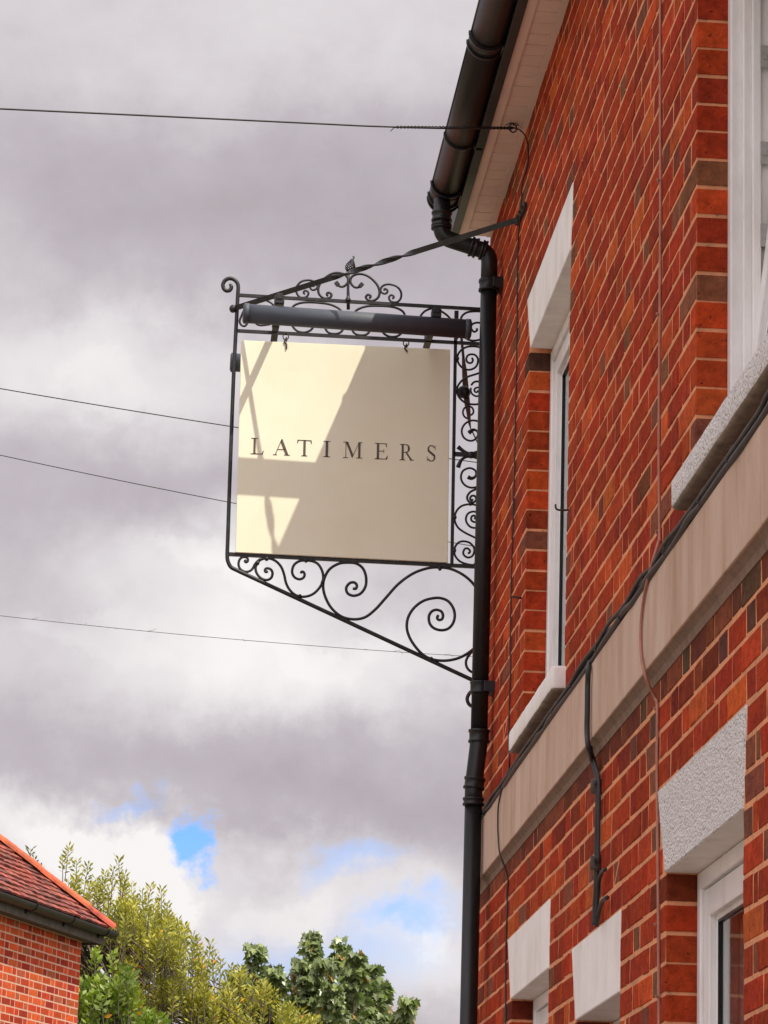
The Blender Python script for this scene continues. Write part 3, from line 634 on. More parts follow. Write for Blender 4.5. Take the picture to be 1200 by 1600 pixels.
# lower spandrel scrolls
z4 = lambda L_: Z(350, 860, 6, L_); z2 = lambda L_: Z(330, 680, 2.667, L_); z5 = lambda L_: Z(600, 860, 6.4, L_)
iron('scroll', z4(((208, 92), (196, 100), (205, 112), (222, 102), (222, 78), (205, 64), (175, 64), (147, 85), (136, 130), (150, 170), (190, 197), (230, 198), (265, 175), (290, 130), (318, 98), (345, 80))), .0052)
iron('scroll', z4(((410, 195), (395, 203), (384, 193), (390, 174), (412, 168), (442, 182), (455, 217), (440, 260), (395, 278), (340, 255), (305, 210), (296, 160), (315, 115), (350, 85), (400, 75), (450, 82), (500, 112), (540, 162), (565, 232), (580, 300), (610, 362), (660, 412), (720, 434), (790, 428), (850, 398), (900, 343), (925, 290), (930, 240), (915, 180), (880, 127), (830, 102), (770, 95), (710, 100), (662, 130), (641, 175), (642, 220), (667, 256), (710, 271), (745, 255), (756, 225), (745, 203), (728, 200), (722, 215))), .0056)
iron('scroll', z2(((603, 632), (592, 643), (583, 632),)) [:0] + z2(((590, 638), (602, 640), (607, 626), (597, 614), (578, 616), (563, 635), (568, 658), (592, 669), (622, 660), (643, 630), (645, 590), (632, 555), (605, 535), (570, 531), (530, 536), (490, 562), (468, 610), (471, 660), (497, 715), (540, 754), (590, 767), (640, 759), (685, 725), (730, 675), (780, 620), (840, 577), (900, 555), (950, 551), (1000, 558), (1050, 582), (1090, 617)))
     + z5(((960, 440), (1000, 520), (1025, 640), (1015, 780), (970, 900), (905, 975), (820, 1040), (720, 1085), (600, 1103), (480, 1088), (380, 1035), (290, 930), (240, 830), (228, 740), (250, 650), (310, 565), (400, 502), (500, 477), (570, 478), (640, 507), (690, 572), (708, 650), (690, 728), (640, 783), (570, 798), (500, 778), (457, 730), (449, 660), (477, 611), (525, 594), (573, 611), (590, 650), (582, 684), (558, 696), (538, 688), (532, 668), (545, 648))), .0060)
iron('scroll', z5(((905, 985), (860, 1035), (822, 1100), (826, 1162), (860, 1206), (900, 1218), (940, 1195), (945, 1155), (920, 1140))), .0055)
# collars where scrolls touch
def nub(px, py, r_=.009, Y=SY):
    g_ = MB(); c_ = ay(px, py, Y); g_.lathe(c_ - V((0, .011, 0)), (0, 1, 0), [(0, r_ * .8), (.003, r_), (.019, r_), (.022, r_ * .8)], 10); return g_.build('rivet', 'black', sb)
for x, y in z4(((315, 120), (925, 298), (400, 80), (710, 430), (770, 96))) + z5(((470, 1085), (560, 182))): nub(x, y, .008)
# right hand panel
p1 = lambda L_: Z(690, 530, 8.42, L_); p2_ = lambda L_: Z(690, 690, 7.62, L_)
iron('scroll', p1(((395, 245), (412, 270), (400, 303), (370, 315), (337, 298), (325, 260), (342, 217), (385, 199), (438, 207), (473, 245), (478, 300), (450, 363), (390, 398), (330, 400), (270, 373), (225, 320), (207, 260), (217, 200), (260, 142), (330, 103), (410, 94), (480, 102), (560, 130), (620, 190), (640, 280), (610, 370), (540, 425), (450, 460), (350, 492), (270, 542), (217, 610), (202, 670), (217, 740), (262, 800), (330, 843), (420, 858), (490, 850), (560, 815), (600, 740), (600, 640), (560, 580), (480, 556), (425, 566), (390, 605))), .0046)
iron('scroll', p1(((385, 640), (385, 690), (410, 728), (455, 750), (500, 738), (525, 700), (522, 660), (500, 640), (465, 636), (437, 652), (432, 680), (452, 698), (474, 690), (476, 672))), .0042)
iron('scroll', p1(((375, 1000), (405, 985), (420, 950), (402, 902), (352, 882), (302, 905), (280, 958), (298, 1015), (340, 1046))), .0042)
g = MB(); P_ = smooth_path(S(p1(((620, 1180), (570, 1120), (510, 1090), (440, 1071), (380, 1073), (312, 1110), (272, 1170), (266, 1230), (290, 1290), (340, 1328), (400, 1336), (450, 1308), (480, 1255), (467, 1212), (430, 1192), (395, 1202), (360, 1232)))), 5)
g.tube(P_, lambda t_: .0045 if t_ < .82 else .0045 + (t_ - .82) * .03, 8); g.build('scroll', 'black', sb)
def fat(pts, a=.004, b_=.013, st=.8):
    g_ = MB(); g_.tube(smooth_path(S(pts), 5), lambda t_: a if t_ < st else a + (b_ - a) * (t_ - st) / (1 - st), 8); g_.build('scroll', 'black', sb)
fat(p2_(((560, 40), (500, 80), (420, 122), (350, 137), (290, 127), (235, 95), (195, 62))), .0055, .010, .6)
fat(p2_(((560, 270), (500, 245), (420, 198), (350, 180), (290, 185), (240, 215), (212, 262), (197, 305))), .0055, .010, .6)
bar('bar', (709, 709.5), (768, 712), .009); nub(736, 711, .014)
fat(p2_(((560, 480), (510, 510), (445, 530), (400, 545), (340, 547), (280, 520), (241, 470), (231, 410), (252, 352), (300, 322), (350, 317), (398, 342), (412, 385), (392, 424), (352, 438), (312, 420))), .0046, .0095, .82)
iron('scroll', p2_(((560, 500), (510, 520), (450, 548), (400, 570), (342, 600), (306, 650), (312, 700), (350, 726), (395, 714), (412, 680), (393, 648), (357, 647), (338, 680), (356, 700), (372, 686))), .0048)
iron('scroll', p2_(((390, 922), (402, 905), (385, 880), (357, 895), (354, 935), (390, 958), (433, 943), (452, 900), (430, 851), (375, 833), (316, 856), (290, 910), (299, 965), (340, 1013), (395, 1028), (450, 1018), (505, 960), (515, 880), (485, 805), (430, 766), (380, 749), (320, 746), (240, 766), (182, 820), (157, 890), (162, 960), (202, 1030), (280, 1085), (360, 1125), (440, 1165), (540, 1225))), .0046)
iron('scroll', p2_(((560, 1420), (500, 1455), (430, 1466), (380, 1470), (300, 1458), (222, 1428), (167, 1370), (152, 1310), (167, 1242), (210, 1197), (270, 1187), (338, 1207), (383, 1260), (388, 1310), (364, 1363), (315, 1380), (272, 1358), (257, 1320), (277, 1277), (310, 1272), (337, 1298), (332, 1324), (312, 1328))), .0046)
for x, y in p1(((207, 260), (200, 672))) + p2_(((157, 905), (152, 1300), (345, 740), (400, 1465))): nub(x, y, .008)
# top panel between the two bars, mirrored about the centre post
t7 = lambda L_: Z(340, 420, 5.4545, L_); t8 = lambda L_: Z(560, 420, 5.4545, L_); c3 = lambda L_: Z(450, 390, 6, L_)
XC = ay(544.3, 480).x
def both(name, pts, r_, mirror=True, **k):
    A_ = smooth_path(S(pts), 5); g_ = MB(); g_.tube(A_, r_, 8); g_.build(name, 'black', sb)
    if mirror:
        g_ = MB(); g_.tube([V((2 * XC - q.x, q.y, q.z + .000)) for q in A_], r_, 8); g_.build(name, 'black', sb)
both('scroll', t7(((820, 490), (790, 525), (740, 542), (680, 530), (640, 490), (620, 440), (622, 380), (640, 325), (690, 296), (760, 286), (850, 289), (950, 302), (1020, 330), (1058, 365), (1082, 420), (1078, 490), (1050, 540), (1000, 554), (945, 543), (917, 505), (912, 470), (935, 448), (975, 450), (1000, 480), (992, 508))), .0052)
both('scroll', t7(((255, 462), (232, 488), (203, 480), (188, 448), (200, 410), (235, 340), (300, 290), (380, 264), (430, 276), (472, 306), (500, 360), (490, 430), (450, 470), (410, 478), (365, 482), (330, 468), (320, 440))), .0048)
iron('scroll', t8(((1100, 380), (1040, 364), (950, 366), (900, 386), (874, 425), (870, 500), (900, 570), (940, 605), (1000, 611), (1060, 590), (1095, 530), (1080, 480), (1040, 462), (1000, 460), (966, 477), (962, 510), (985, 537), (1010, 525), (1008, 508))), .0048)
bar('bar', (714.5, 486), (713.5, 530), .0055)
# crest
g = MB(); P_ = S(c3(((565, 560), (565, 470), (563, 380), (565, 300), (567, 215)))); g.tube(P_, [.0075, .0075, .006, .0055, .006], 10)
c_ = ay(*c3(((563, 462),))[0]); g.lathe(c_ - V((0, 0, .014)), (0, 0, 1), [(0, .012), (.008, .014), (.02, .008), (.028, .007)], 10); g.build('centre_post', 'black', sb)
both('crest_scroll', c3(((692, 322), (668, 350), (630, 354), (597, 327), (584, 290), (602, 252), (650, 230), (710, 233), (770, 262), (830, 322), (856, 380), (854, 430), (830, 463), (790, 480), (747, 470), (730, 445), (747, 424), (770, 428), (773, 446), (760, 453))), .0055)
both('crest_scroll', c3(((903, 384), (906, 368), (925, 373), (933, 395), (915, 413), (887, 408), (868, 385), (877, 352), (910, 330), (960, 327), (1020, 347), (1058, 395), (1059, 450), (1030, 488), (990, 494), (957, 478), (947, 446), (966, 427), (988, 434), (990, 452), (976, 458))), .0048)
for s_ in (1, -1):
    a_, b2_ = [ay(x, y) for x, y in c3(((672, 348), (700, 318)))]; 
    if s_ < 0: a_, b2_ = [V((2 * XC - q.x, q.y, q.z)) for q in (a_, b2_)]
    g = MB(); g.tube([a_, b2_], 1, flat=(.007, .008)); g.build('crest_scroll', 'black', sb)
# basket finial: six ribs wound round a cone, with a curled tip
c0 = ay(*c3(((570, 212),))[0]); c1 = ay(*c3(((604, 92),))[0]); hh = (c1 - c0).length; g = MB(); up = (c1 - c0).normalized(); sd = up.cross(V((0, 1, 0))).normalized()
for k in range(8):
    pts = []
    for q in range(19):
        t_ = q / 18; a_ = k * math.pi / 4 + t_ * 4.2; rad = .003 + .024 * math.sin(math.pi * min(1, t_ * 1.0)) ** .8 * (1.05 - .75 * t_)
        pts.append(c0 + up * hh * t_ + sd * rad * math.cos(a_) + V((0, 1, 0)) * rad * math.sin(a_))
    g.tube(pts, .0028, 5)
g.tube(smooth_path(S(c3(((602, 98), (612, 86), (620, 76), (616, 66), (606, 68)))), 4), .0028, 6); g.build('finial', 'black', sb)
# raking tie with a twisted middle, from the outer post up to the brickwork nearer the camera
ta = ay(364, 482.5); tb = ax(810, 343, -.012)
g = MB(); K = 90; pts = [ta.lerp(tb, q / (K - 1)) for q in range(K)]
def rl(t_):
    a_, b_ = .36, .66
    return 0.35 + (math.pi * 3.0 * min(1, max(0, (t_ - a_) / (b_ - a_))))
g.tube(pts, 1, flat=(.0042, .0112), roll=rl); g.build('tie_rod', 'black', sb)
g = MB(); g.lathe(ta - V((0, .018, 0)), (0, 1, 0), [(0, .009), (.004, .014), (.018, .016), (.032, .014), (.036, .009)], 12); g.build('bolt', 'black', sb)
g = MB(); q0 = ax(808, 348, -.008); q1 = ax(821, 320, -.008); g.tube([q0, q1], 1, flat=(.012, .005)); g.tube([q0 + V((-.004, .02, 0)), q1 + V((-.002, .014, .0))], 1, flat=(.004, .004)); g.build('fixing_plate', 'black', sb)
for t_ in (.35, .6, .85):
    c_ = q0.lerp(q1, t_); g = MB(); g.lathe(c_, (-1, 0, 0), [(0, .008), (.012, .008), (.016, .005)], 6, False); g.build('bolt', 'rust', sb)

# ================================================================== HANGING BOARD
hb = thing('hanging_sign', (-.6, SY, 4.5), 'square cream sign board reading LATIMERS hanging inside the iron bracket', 'sign')
TL, TR, BR_, BL_ = ay(376.7, 533), ay(703, 547.4), ay(699.3, 880.3), ay(367.6, 864.3)
bm = bmesh.new(); th = .014
vs = [bm.verts.new(q + V((0, dy, 0))) for dy in (-th, th) for q in (TL, TR, BR_, BL_)]
for f in ((0, 3, 2, 1), (4, 5, 6, 7), (0, 1, 5, 4), (1, 2, 6, 5), (2, 3, 7, 6), (3, 0, 4, 7)): bm.faces.new([vs[q] for q in f])
bmesh.ops.bevel(bm, geom=bm.edges[:], offset=.002, segments=2, affect='EDGES'); bm.verts.index_update()
g = MB(); g.add([q.co for q in bm.verts], [[q.index for q in f.verts] for f in bm.faces]); bm.free(); g.build('board', 'board', hb)
FY = SY - th - .0012
def sect(g_, a, b_, dx, dy):  # helper: quad strip
    pass
def poly_letter(polys, x0px, x1px, baseL, hpx=26.4):
    """polys in units (cap height 1, width to 1); drawn flat on the face of the board"""
    A_ = ay(x0px, baseL[0], FY); B_ = ay(x1px, baseL[1], FY); wv = (B_ - A_); hv = V((-.012, 0, 1)).normalized() * (hpx * SY / FPX * 1.03)
    g_ = MB()
    for p_ in polys:
        n_ = len(p_); v_ = [A_ + wv * x + hv * y for x, y in p_]
        g_.add(v_ + [q + V((0, .0010, 0)) for q in v_], [tuple(range(n_)), tuple(range(2 * n_ - 1, n_ - 1, -1))] + [(i_, (i_ + 1) % n_, n_ + (i_ + 1) % n_, n_ + i_) for i_ in range(n_)])
    return g_.build('letter', 'letter', hb)
def rect(a, b_, c_, d_): return [(a, c_), (b_, c_), (b_, d_), (a, d_)]
def arc(cx, cy_, rx, ry, t0, t1, wo, wi, n=10):
    """curved stroke as quads; wo,wi = stroke width as function of angle"""
    o_ = []
    for k in range(n):
        a0 = math.radians(t0 + (t1 - t0) * k / n); a1 = math.radians(t0 + (t1 - t0) * (k + 1) / n)
        f_ = lambda a_, s_: (cx + (rx - s_ * (wi + (wo - wi) * abs(math.cos(a_)))) * math.cos(a_), cy_ + (ry - s_ * (.045 + .02 * abs(math.sin(a_)))) * math.sin(a_))
        o_.append([f_(a0, 0), f_(a1, 0), f_(a1, 1), f_(a0, 1)])
    return o_
sv = .045
def serif(x, w_, y, up=True): return rect(x - w_, x + w_, y, y + sv) if up else rect(x - w_, x + w_, y - sv, y)
LET = dict(
    L=[rect(.20, .36, 0, 1), serif(.26, .24, 1, False), serif(.2, .2, 0), rect(.3, .92, 0, .05), [(.80, .05), (.92, .05), (.99, .24), (.95, .24)]],
    A=[[(.08, 0), (.13, 0), (.50, .92), (.48, 1)], [(.48, 1), (.42, .82), (.76, 0), (.94, 0), (.54, 1)], rect(.24, .72, .33, .375), serif(.10, .12, 0), serif(.84, .17, 0)],
    T=[rect(.43, .59, 0, 1), rect(.04, .96, .95, 1), [(.0, .78), (.04, .78), (.12, .95), (.04, 1)], [(1, .78), (.96, .78), (.88, .95), (.96, 1)], serif(.51, .2, 0)],
    I=[rect(.32, .66, 0, 1), serif(.49, .45, 0), serif(.49, .45, 1, False)],
    M=[rect(.12, .155, 0, 1), [(.12, 1), (.25, 1), (.53, .22), (.49, .02), (.455, .02)], [(.84, 1), (.81, 1), (.49, .02), (.53, .22)], rect(.78, .90, 0, 1), serif(.13, .13, 0), serif(.84, .16, 0), serif(.12, .12, 1, False), serif(.88, .10, 1, False)],
    E=[rect(.16, .33, 0, 1), rect(.02, .88, .955, 1), [(.84, .76), (.88, .76), (.88, 1), (.78, .96)], rect(.02, .9, 0, .05), [(.80, .05), (.9, .0), (.98, .24), (.94, .24)], rect(.33, .68, .49, .535), rect(.65, .685, .40, .63)],
    R=[rect(.14, .29, 0, 1), serif(.2, .19, 0), serif(.15, .14, 1, False), rect(.29, .45, .955, 1), rect(.29, .47, .47, .51)] + arc(.45, .735, .27, .265, -90, 90, .15, .05) + [[(.40, .49), (.52, .49), (.90, .04), (.74, .04)], rect(.72, 1.02, 0, .045)],
    S=arc(.50, .745, .31, .27, 30, 205, .13, .06) + arc(.50, .255, .33, .27, -155, 25, .14, .06) + [[(.19, .66), (.27, .56), (.72, .28), (.82, .34), (.79, .42), (.36, .68), (.30, .74)], rect(.78, .82, .72, 1.0), rect(.16, .2, .0, .3)],
)
for ch, x0, x1 in (('L', 391.5, 412.5), ('A', 427, 452.5), ('T', 463.5, 487), ('I', 504.5, 516.5), ('M', 536, 566), ('E', 585, 606.5), ('R', 624, 646.5), ('S', 664, 683.5)):
    bl_ = lambda x: 709.3 + (x - 392) * .0410
    poly_letter(LET[ch], x0, x1, (bl_(x0), bl_(x1)))
for (hx, hy0, hy1) in ((446.5, 521, 545), (634.5, 531, 550)):
    g = MB()
    g.tube(smooth_path(S(((hx, hy0 - 2), (hx - 3.5, hy0 + 2), (hx - 4, hy0 + 7), (hx, hy0 + 11), (hx + 4, hy0 + 7), (hx + 3.5, hy0 + 2), (hx, hy0 - 2)), SY - .012), 4), .0026, 6)
    g.tube(smooth_path(S(((hx, hy0 + 8), (hx - 2, hy0 + 13), (hx + 1, hy0 + 17), (hx + 1, hy1)), SY - .018), 4), .0036, 6)
    g.tube(smooth_path([ay(hx + 1, hy0 + 6, SY - .01), ay(hx + 1, hy0 + 12, SY + .01), ay(hx, hy1 - 4, SY + .02)], 4), .003, 6); g.build('hook', 'steel' if 0 else 'rust', hb)

# ================================================================== TROUGH LAMPS
def lamp(xa, xb, Y, za, zb, label, arms):
    l_ = thing('trough_lamp', (xa, Y, za), label, 'lamp', 'trough lamps over the sign')
    A_, B_ = V((xa, Y, za)), V((xb, Y, zb)); d_ = (B_ - A_); ln_ = d_.length; r_ = .0405
    g_ = MB(); g_.lathe(A_, d_, [(.012, r_ - .001), (ln_ - .012, r_ - .001)], 36); g_.build('lamp_body', 'lamp', l_)
    for s_, c_, dd in ((0, A_, d_), (1, B_, -d_)):
        g_ = MB(); g_.lathe(c_, dd, [(-.004, .002), (-.004, r_ - .008), (0, r_ - .001), (.0, r_ + .0015), (.02, r_ + .0015), (.022, r_ - .002)], 36); g_.build('end_cap', 'lamp', l_)
    return l_
LY = SY - .35
zl = ay(381, 489.5, LY).z; zr = ay(735, 514.5, LY).z; xl = ay(381, 489.5, LY).x; xr = ay(735, 514.5, LY).x
nl = lamp(xl, xr, LY, zl, zr, 'slate grey tubular lamp in front of the sign top', None)
fl_ = ay(361, 566, SY + .37); fl = lamp(fl_.x, fl_.x + .87, SY + .37, fl_.z, fl_.z - .01, 'second tubular lamp behind the sign board, only its left end showing', None)
for (x_, ytop) in ((436.5, 466), (681.5, 487)):
    c_ = ay(x_, ytop, LY); zt = c_.z
    g = MB(); g.box(c_.x - .014, c_.x + .014, LY - .02, SY + .39, zt - .018, zt - .006, .002); g.build('arm', 'black', nl)
    g = MB(); g.box(c_.x - .02, c_.x + .02, LY - .026, LY + .026, zt - .03, zt + .006, .003); g.box(c_.x - .012, c_.x + .012, LY - .03, LY + .01, zt - .012, zt + .012, .002); g.build('clamp', 'black', nl)
    g = MB(); g.box(c_.x - .016, c_.x + .016, SY - .03, SY + .03, zt - .006, zt + .02, .002); g.build('clamp', 'black', nl)

# round black fitting on a strap hanging in the right hand panel
fx = thing('round_fitting', (-.13, 12.27, 5.2), 'round black fitting on a tapering brown strap between sign and downpipe', 'fitting')
Yf = SY + .08; g = MB(); pts = S(p1(((262, -10), (272, 90), (288, 250))), Yf); g.tube(smooth_path(pts, 4), .006, 8); g.build('wire', 'cable', fx); g = MB(); g.tube(smooth_path(S(p1(((385, 1180), (430, 1270), (500, 1420))), Yf), 4), .003, 6); g.build('wire', 'cable', fx)
L1_ = S(p1(((268, 250), (270, 420), (275, 580), (300, 840), (325, 950), (350, 1100), (382, 1185))), Yf); R1_ = S(p1(((305, 250), (335, 420), (352, 590), (375, 840), (382, 960), (384, 1100), (390, 1185))), Yf)
g = MB(); n_ = len(L1_); g.add(L1_ + R1_ + [q + V((0, .006, 0)) for q in L1_ + R1_], [(i_, i_ + 1, n_ + i_ + 1, n_ + i_) for i_ in range(n_ - 1)] + [(2 * n_ + i_, 3 * n_ + i_, 3 * n_ + i_ + 1, 2 * n_ + i_ + 1) for i_ in range(n_ - 1)] + [(i_, 2 * n_ + i_, 2 * n_ + i_ + 1, i_ + 1) for i_ in range(n_ - 1)] + [(n_ + i_, n_ + i_ + 1, 3 * n_ + i_ + 1, 3 * n_ + i_) for i_ in range(n_ - 1)]); g.build('strap', 'strap', fx)
c_ = ay(*p1(((322, 685),))[0], Yf - .02); g = MB(); g.lathe(c_ + V((0, .03, 0)), (-.35, -1, -.1), [(0, .012), (.004, .024), (.02, .027), (.038, .026), (.046, .018), (.048, .006)], 24); g.build('housing', 'blackplastic', fx)

# ================================================================== OVERHEAD WIRES
def wire(p0, p1_, sag, r_, name, label, m_='cable', n=40, fray=0):
    g_ = MB(); pts = []
    for k in range(n + 1):
        t_ = k / n; q = V(p0).lerp(V(p1_), t_); q.z -= sag * 4 * t_ * (1 - t_); pts.append(q)
    g_.tube(pts, r_, 6); o_ = g_.build(name, m_, None, label=label, cat='wire', group='overhead wires crossing the sky')
    return o_, pts
hk = az(802, 200, SZ - .02)
e0 = ay(0, 170, 11.9); d_ = (e0 - hk); far = hk + d_ * 8.0
tw = thing('telephone_wire', tuple(hk), 'twisted black telephone wire stretched to the eaves hook, uppermost in the sky', 'wire', 'overhead wires crossing the sky')
e0 = ay(0, 170, 9.9); s0 = ay(617, 198.5, hk.y - .27)
g = MB(); g.tube(smooth_path([hk, s0, e0, e0 + (e0 - s0) * 6], 14), .0033, 7); g.build('wire_run', 'cable', tw)
g = MB()
for ph in (0, math.pi):
    g.tube([hk.lerp(s0, k / 120) + V((0, math.cos(k * .9 + ph), math.sin(k * .9 + ph))) * (.0048 if k < 40 else .0036) for k in range(121)], .0026, 5)
g.build('twisted_end', 'cable', tw); g = MB(); g.tube([s0, ay(610, 205, hk.y - .27)], .0016, 5); g.build('loose_strand', 'cable', tw)
g = MB(); g.tube(smooth_path([hk + V((x, y, zz)) for x, y, zz in ((.0, 0, .02), (-.012, 0, .012), (-.014, 0, -.008), (0, 0, -.018), (.012, 0, -.008), (.010, 0, .010), (-.002, 0, .014))], 4), .003, 6)
g.tube([hk + V((.0, 0, .018)), hk + V((.012, .01, .028))], .0025, 5); g.tube([hk + V((-.03, 0, .01)), hk + V((0, 0, .026)), hk + V((.022, 0, .012))], .0022, 5); g.build('hook', 'cable', tw)
def far_wire(a, b_, Y, r_, sagpx, label, hairs=False):
    A_, B_ = ay(*a, Y), ay(*b_, Y); d2 = B_ - A_;  g_ = MB(); pts = []
    s_ = sagpx * Y / FPX
    for k in range(121):
        t_ = -6 + k / 120 * 8.4; q = A_ + d2 * t_; q.z += s_ * 4 * (max(-1.5, t_) * (max(-1.5, t_) - 1)) * .6; pts.append(q)
    o_ = thing('overhead_wire', tuple(A_), label, 'wire', 'overhead wires crossing the sky')
    g_.tube(pts, r_, 5); g_.build('wire_run', 'cable', o_)
    if hairs:
        r2 = random.Random(4); h_ = MB()
        for k in range(9):
            t_ = r2.uniform(0, 1); q = A_ + d2 * t_; q.z += s_ * 4 * (t_ * (t_ - 1)) * .6; L3 = r2.uniform(.02, .07); h_.tube([q, q + V((L3 * .6, 0, L3 * r2.uniform(-.1, .25))), q + V((L3, 0, r2.uniform(-.4, .5) * L3))], .0009, 4)
        h_.build('frayed_strands', 'cable', o_, kind='stuff')
far_wire((0, 607), (372, 668), 16.5, .0032, 1.5, 'black wire entering at left and passing behind the top half of sign')
far_wire((0, 711), (360, 785), 17.5, .0028, 2.0, 'thinner black wire passing behind the lower half of sign')
far_wire((0, 962), (740, 1026), 18.5, .0018, 9, 'thin frayed wire below the sign bracket, lowest of the wires', True)

# ================================================================== FAR HOUSE
TH = math.radians(19.5); AV = V((math.sin(TH), math.cos(TH), 0)); NV = V((math.cos(TH), -math.sin(TH), 0))
CORN = ay(127, 1480, 31.5); ZE = CORN.z + .06
fh = thing('tiled_house', (CORN.x, CORN.y, 0), 'sunlit red brick house with clay tiled hipped roof behind the sign at left', 'house')
ORG = V((CORN.x, CORN.y, 0))
FM = Matrix((tuple(-AV), tuple(NV), (0, 0, 1))).transposed().to_4x4(); FM.translation = ORG   # local x: along the wall toward the viewer, y: outward, z: up
fh.matrix_world = FM; del fh['base']
WL, WD = 9.0, 7.0
g = MB(); g.box(0, WL, -WD, -.0008, -.1, ZE + .02); fw = g.build('wall', 'fmortar', fh)
FS = []
for L_, sd in ((.2165, 1), (.1035, 2)):
    q = brick_mesh(L_, sd, D=.05); q.v = [(y, -x, zz) for x, y, zz in q.v]; FS.append((q, q.mesh('brick', 'fbrick'), L_))
FT = [(40, (.95, .95, .95)), (25, (1.15, 1.45, 1.2)), (25, (.62, .55, .75)), (10, (.8, 1.5, 1.7))]
fb = []; z = ZE - .075; r_i = 0
while z > -.1:
    pos = .0; hd = r_i % 2; fi = True
    while pos < WL - .1:
        if fi and not hd: L_ = .1035
        elif hd: L_ = .2165
        else: L_ = .1035
        fb.append((pos + L_ / 2, z, 0 if L_ > .2 else 1)); pos += L_ + .009; hd = (not hd) if not (fi and L_ < .2) else True; fi = False
    z -= .075; r_i += 1
fb.sort(key=lambda q: (q[1] < 3.95, q[0] > 4.3, -q[1])); rs = MB()
for i, (px_, zz, k) in enumerate(fb):
    tn = pick_tint(FT); qm, me, L_ = FS[k]
    if i < 300:
        o = bpy.data.objects.new('brick', me); link(o, fw); o.location = (px_, 0, zz); o.color = (*tn, 1)
    else: rs.cur = tn; rs.add([(x + px_, y, w_ + zz) for x, y, w_ in qm.v], qm.f)
rs.build('brick', 'fbrick', fw, kind='stuff')
# second wall, turned away round the corner: plain courses
OV = .165; PT = math.radians(40.5); tp = math.tan(PT)
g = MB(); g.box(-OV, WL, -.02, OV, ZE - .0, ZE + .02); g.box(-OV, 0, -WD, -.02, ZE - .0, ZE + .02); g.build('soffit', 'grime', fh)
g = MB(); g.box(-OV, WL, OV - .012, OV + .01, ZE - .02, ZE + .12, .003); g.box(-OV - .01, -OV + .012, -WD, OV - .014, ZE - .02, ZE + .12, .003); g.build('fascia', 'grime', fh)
g = MB(); gy = OV + .075; gz = ZE + .115
def fhalf(g_, x0, x1, R2, n=12):
    vs = [(x, gy + rr * math.cos(a_), gz + rr * math.sin(a_)) for x in (x0, x1) for rr in (R2, R2 - .006) for a_ in [math.pi + math.pi * k / n for k in range(n + 1)]]; m_ = n + 1
    fs = [(i_, i_ + 1, 2 * m_ + i_ + 1, 2 * m_ + i_) for i_ in range(n)] + [(m_ + i_, 3 * m_ + i_, 3 * m_ + i_ + 1, m_ + i_ + 1) for i_ in range(n)] + [(s_ + i_, s_ + m_ + i_, s_ + m_ + i_ + 1, s_ + i_ + 1) for s_ in (0, 2 * m_) for i_ in range(n)]
    g_.add(vs, fs, True)
    for s_ in (x0, x1): pass
fhalf(g, -OV - .09, WL, .062)
g.prism([(gy + .06 * math.cos(math.pi + math.pi * k / 12), gz + .06 * math.sin(math.pi + math.pi * k / 12)) for k in range(13)], 'x', -OV - .1, -OV - .09)
fg = g.build('gutter', 'gutter', fh)
for xb in (-.02, .95, 1.95, 2.95, 3.95):
    g = MB(); fhalf(g, xb, xb + .05, .068); g.box(xb, xb + .05, OV + .008, OV + .03, ZE + .03, ZE + .12); g.build('gutter_bracket', 'blackplastic', fg)
# roof body and tiles
RZ = ZE + .13; RH = (WD / 2 + OV) * tp
g = MB(); e_ = -OV - .03; yo = OV + .03
g.add([(e_, yo, RZ), (WL, yo, RZ), (WL, -WD / 2, RZ + (WD / 2 + yo) * tp), (e_ + WD / 2 + yo, -WD / 2, RZ + (WD / 2 + yo) * tp), (e_, -WD - .03 - OV, RZ), (WL, -WD - .03 - OV, RZ)],
      [(0, 1, 2, 3), (0, 3, 4), (4, 3, 2, 5), (0, 4, 5, 1), (1, 5, 2)]); rf = g.build('roof', 'slate', fh)
tm = MB(); tw_, tl = .163, .20
tm.add([(0, 0, 0), (tw_, 0, 0), (tw_, -tl * .9, 0), (0, -tl * .9, 0), (0, 0, .019), (tw_ / 2, .0, .023), (tw_, 0, .019), (tw_, -tl * .9, .012), (0, -tl * .9, .012)],
       [(0, 1, 6, 5, 4), (4, 5, 6, 7, 8), (0, 4, 8, 3), (1, 2, 7, 6), (0, 3, 2, 1)])
tme = tm.mesh('roof_tile', 'tile'); tiles = []; row = 0; slope = V((0, -math.cos(PT), math.sin(PT))); gauge = .100
TT = [(45, (1, 1, 1)), (25, (1.35, 1.25, 1.2)), (20, (.65, .7, .8)), (10, (.45, .55, .6))]
while row * gauge < 4.2:
    s_ = row * gauge; dy_ = s_ * math.cos(PT); zz = RZ + .02 + s_ * math.sin(PT); xs = e_ + dy_ - .02 + (tw_ / 2 if row % 2 else 0)
    x_ = xs + .05
    while x_ < WL - .2: tiles.append((x_, yo + .03 - dy_, zz)); x_ += .166
    row += 1
tiles.sort(key=lambda q: (q[0] > 4.2, q[2] > RZ + 1.15, q[0] + (q[2] - RZ) * 2)); rs = MB()
for i, (x_, y_, zz) in enumerate(tiles):
    tn = pick_tint(TT); rx = -PT + random.uniform(.06, .17); rz_ = random.uniform(-.035, .035)
    mt = Matrix.Translation((x_, y_, zz + random.uniform(-.004, .006))) @ Matrix.Rotation(rz_, 4, 'Z') @ Matrix.Rotation(rx, 4, 'X')
    if i < 300:
        o = bpy.data.objects.new('roof_tile', tme); link(o, rf); o.matrix_local = mt; o.color = (*tn, 1)
    else: rs.cur = tn; rs.add([mt @ V(q) for q in tm.v], tm.f)
rs.build('roof_tile', 'tile', rf, kind='stuff')
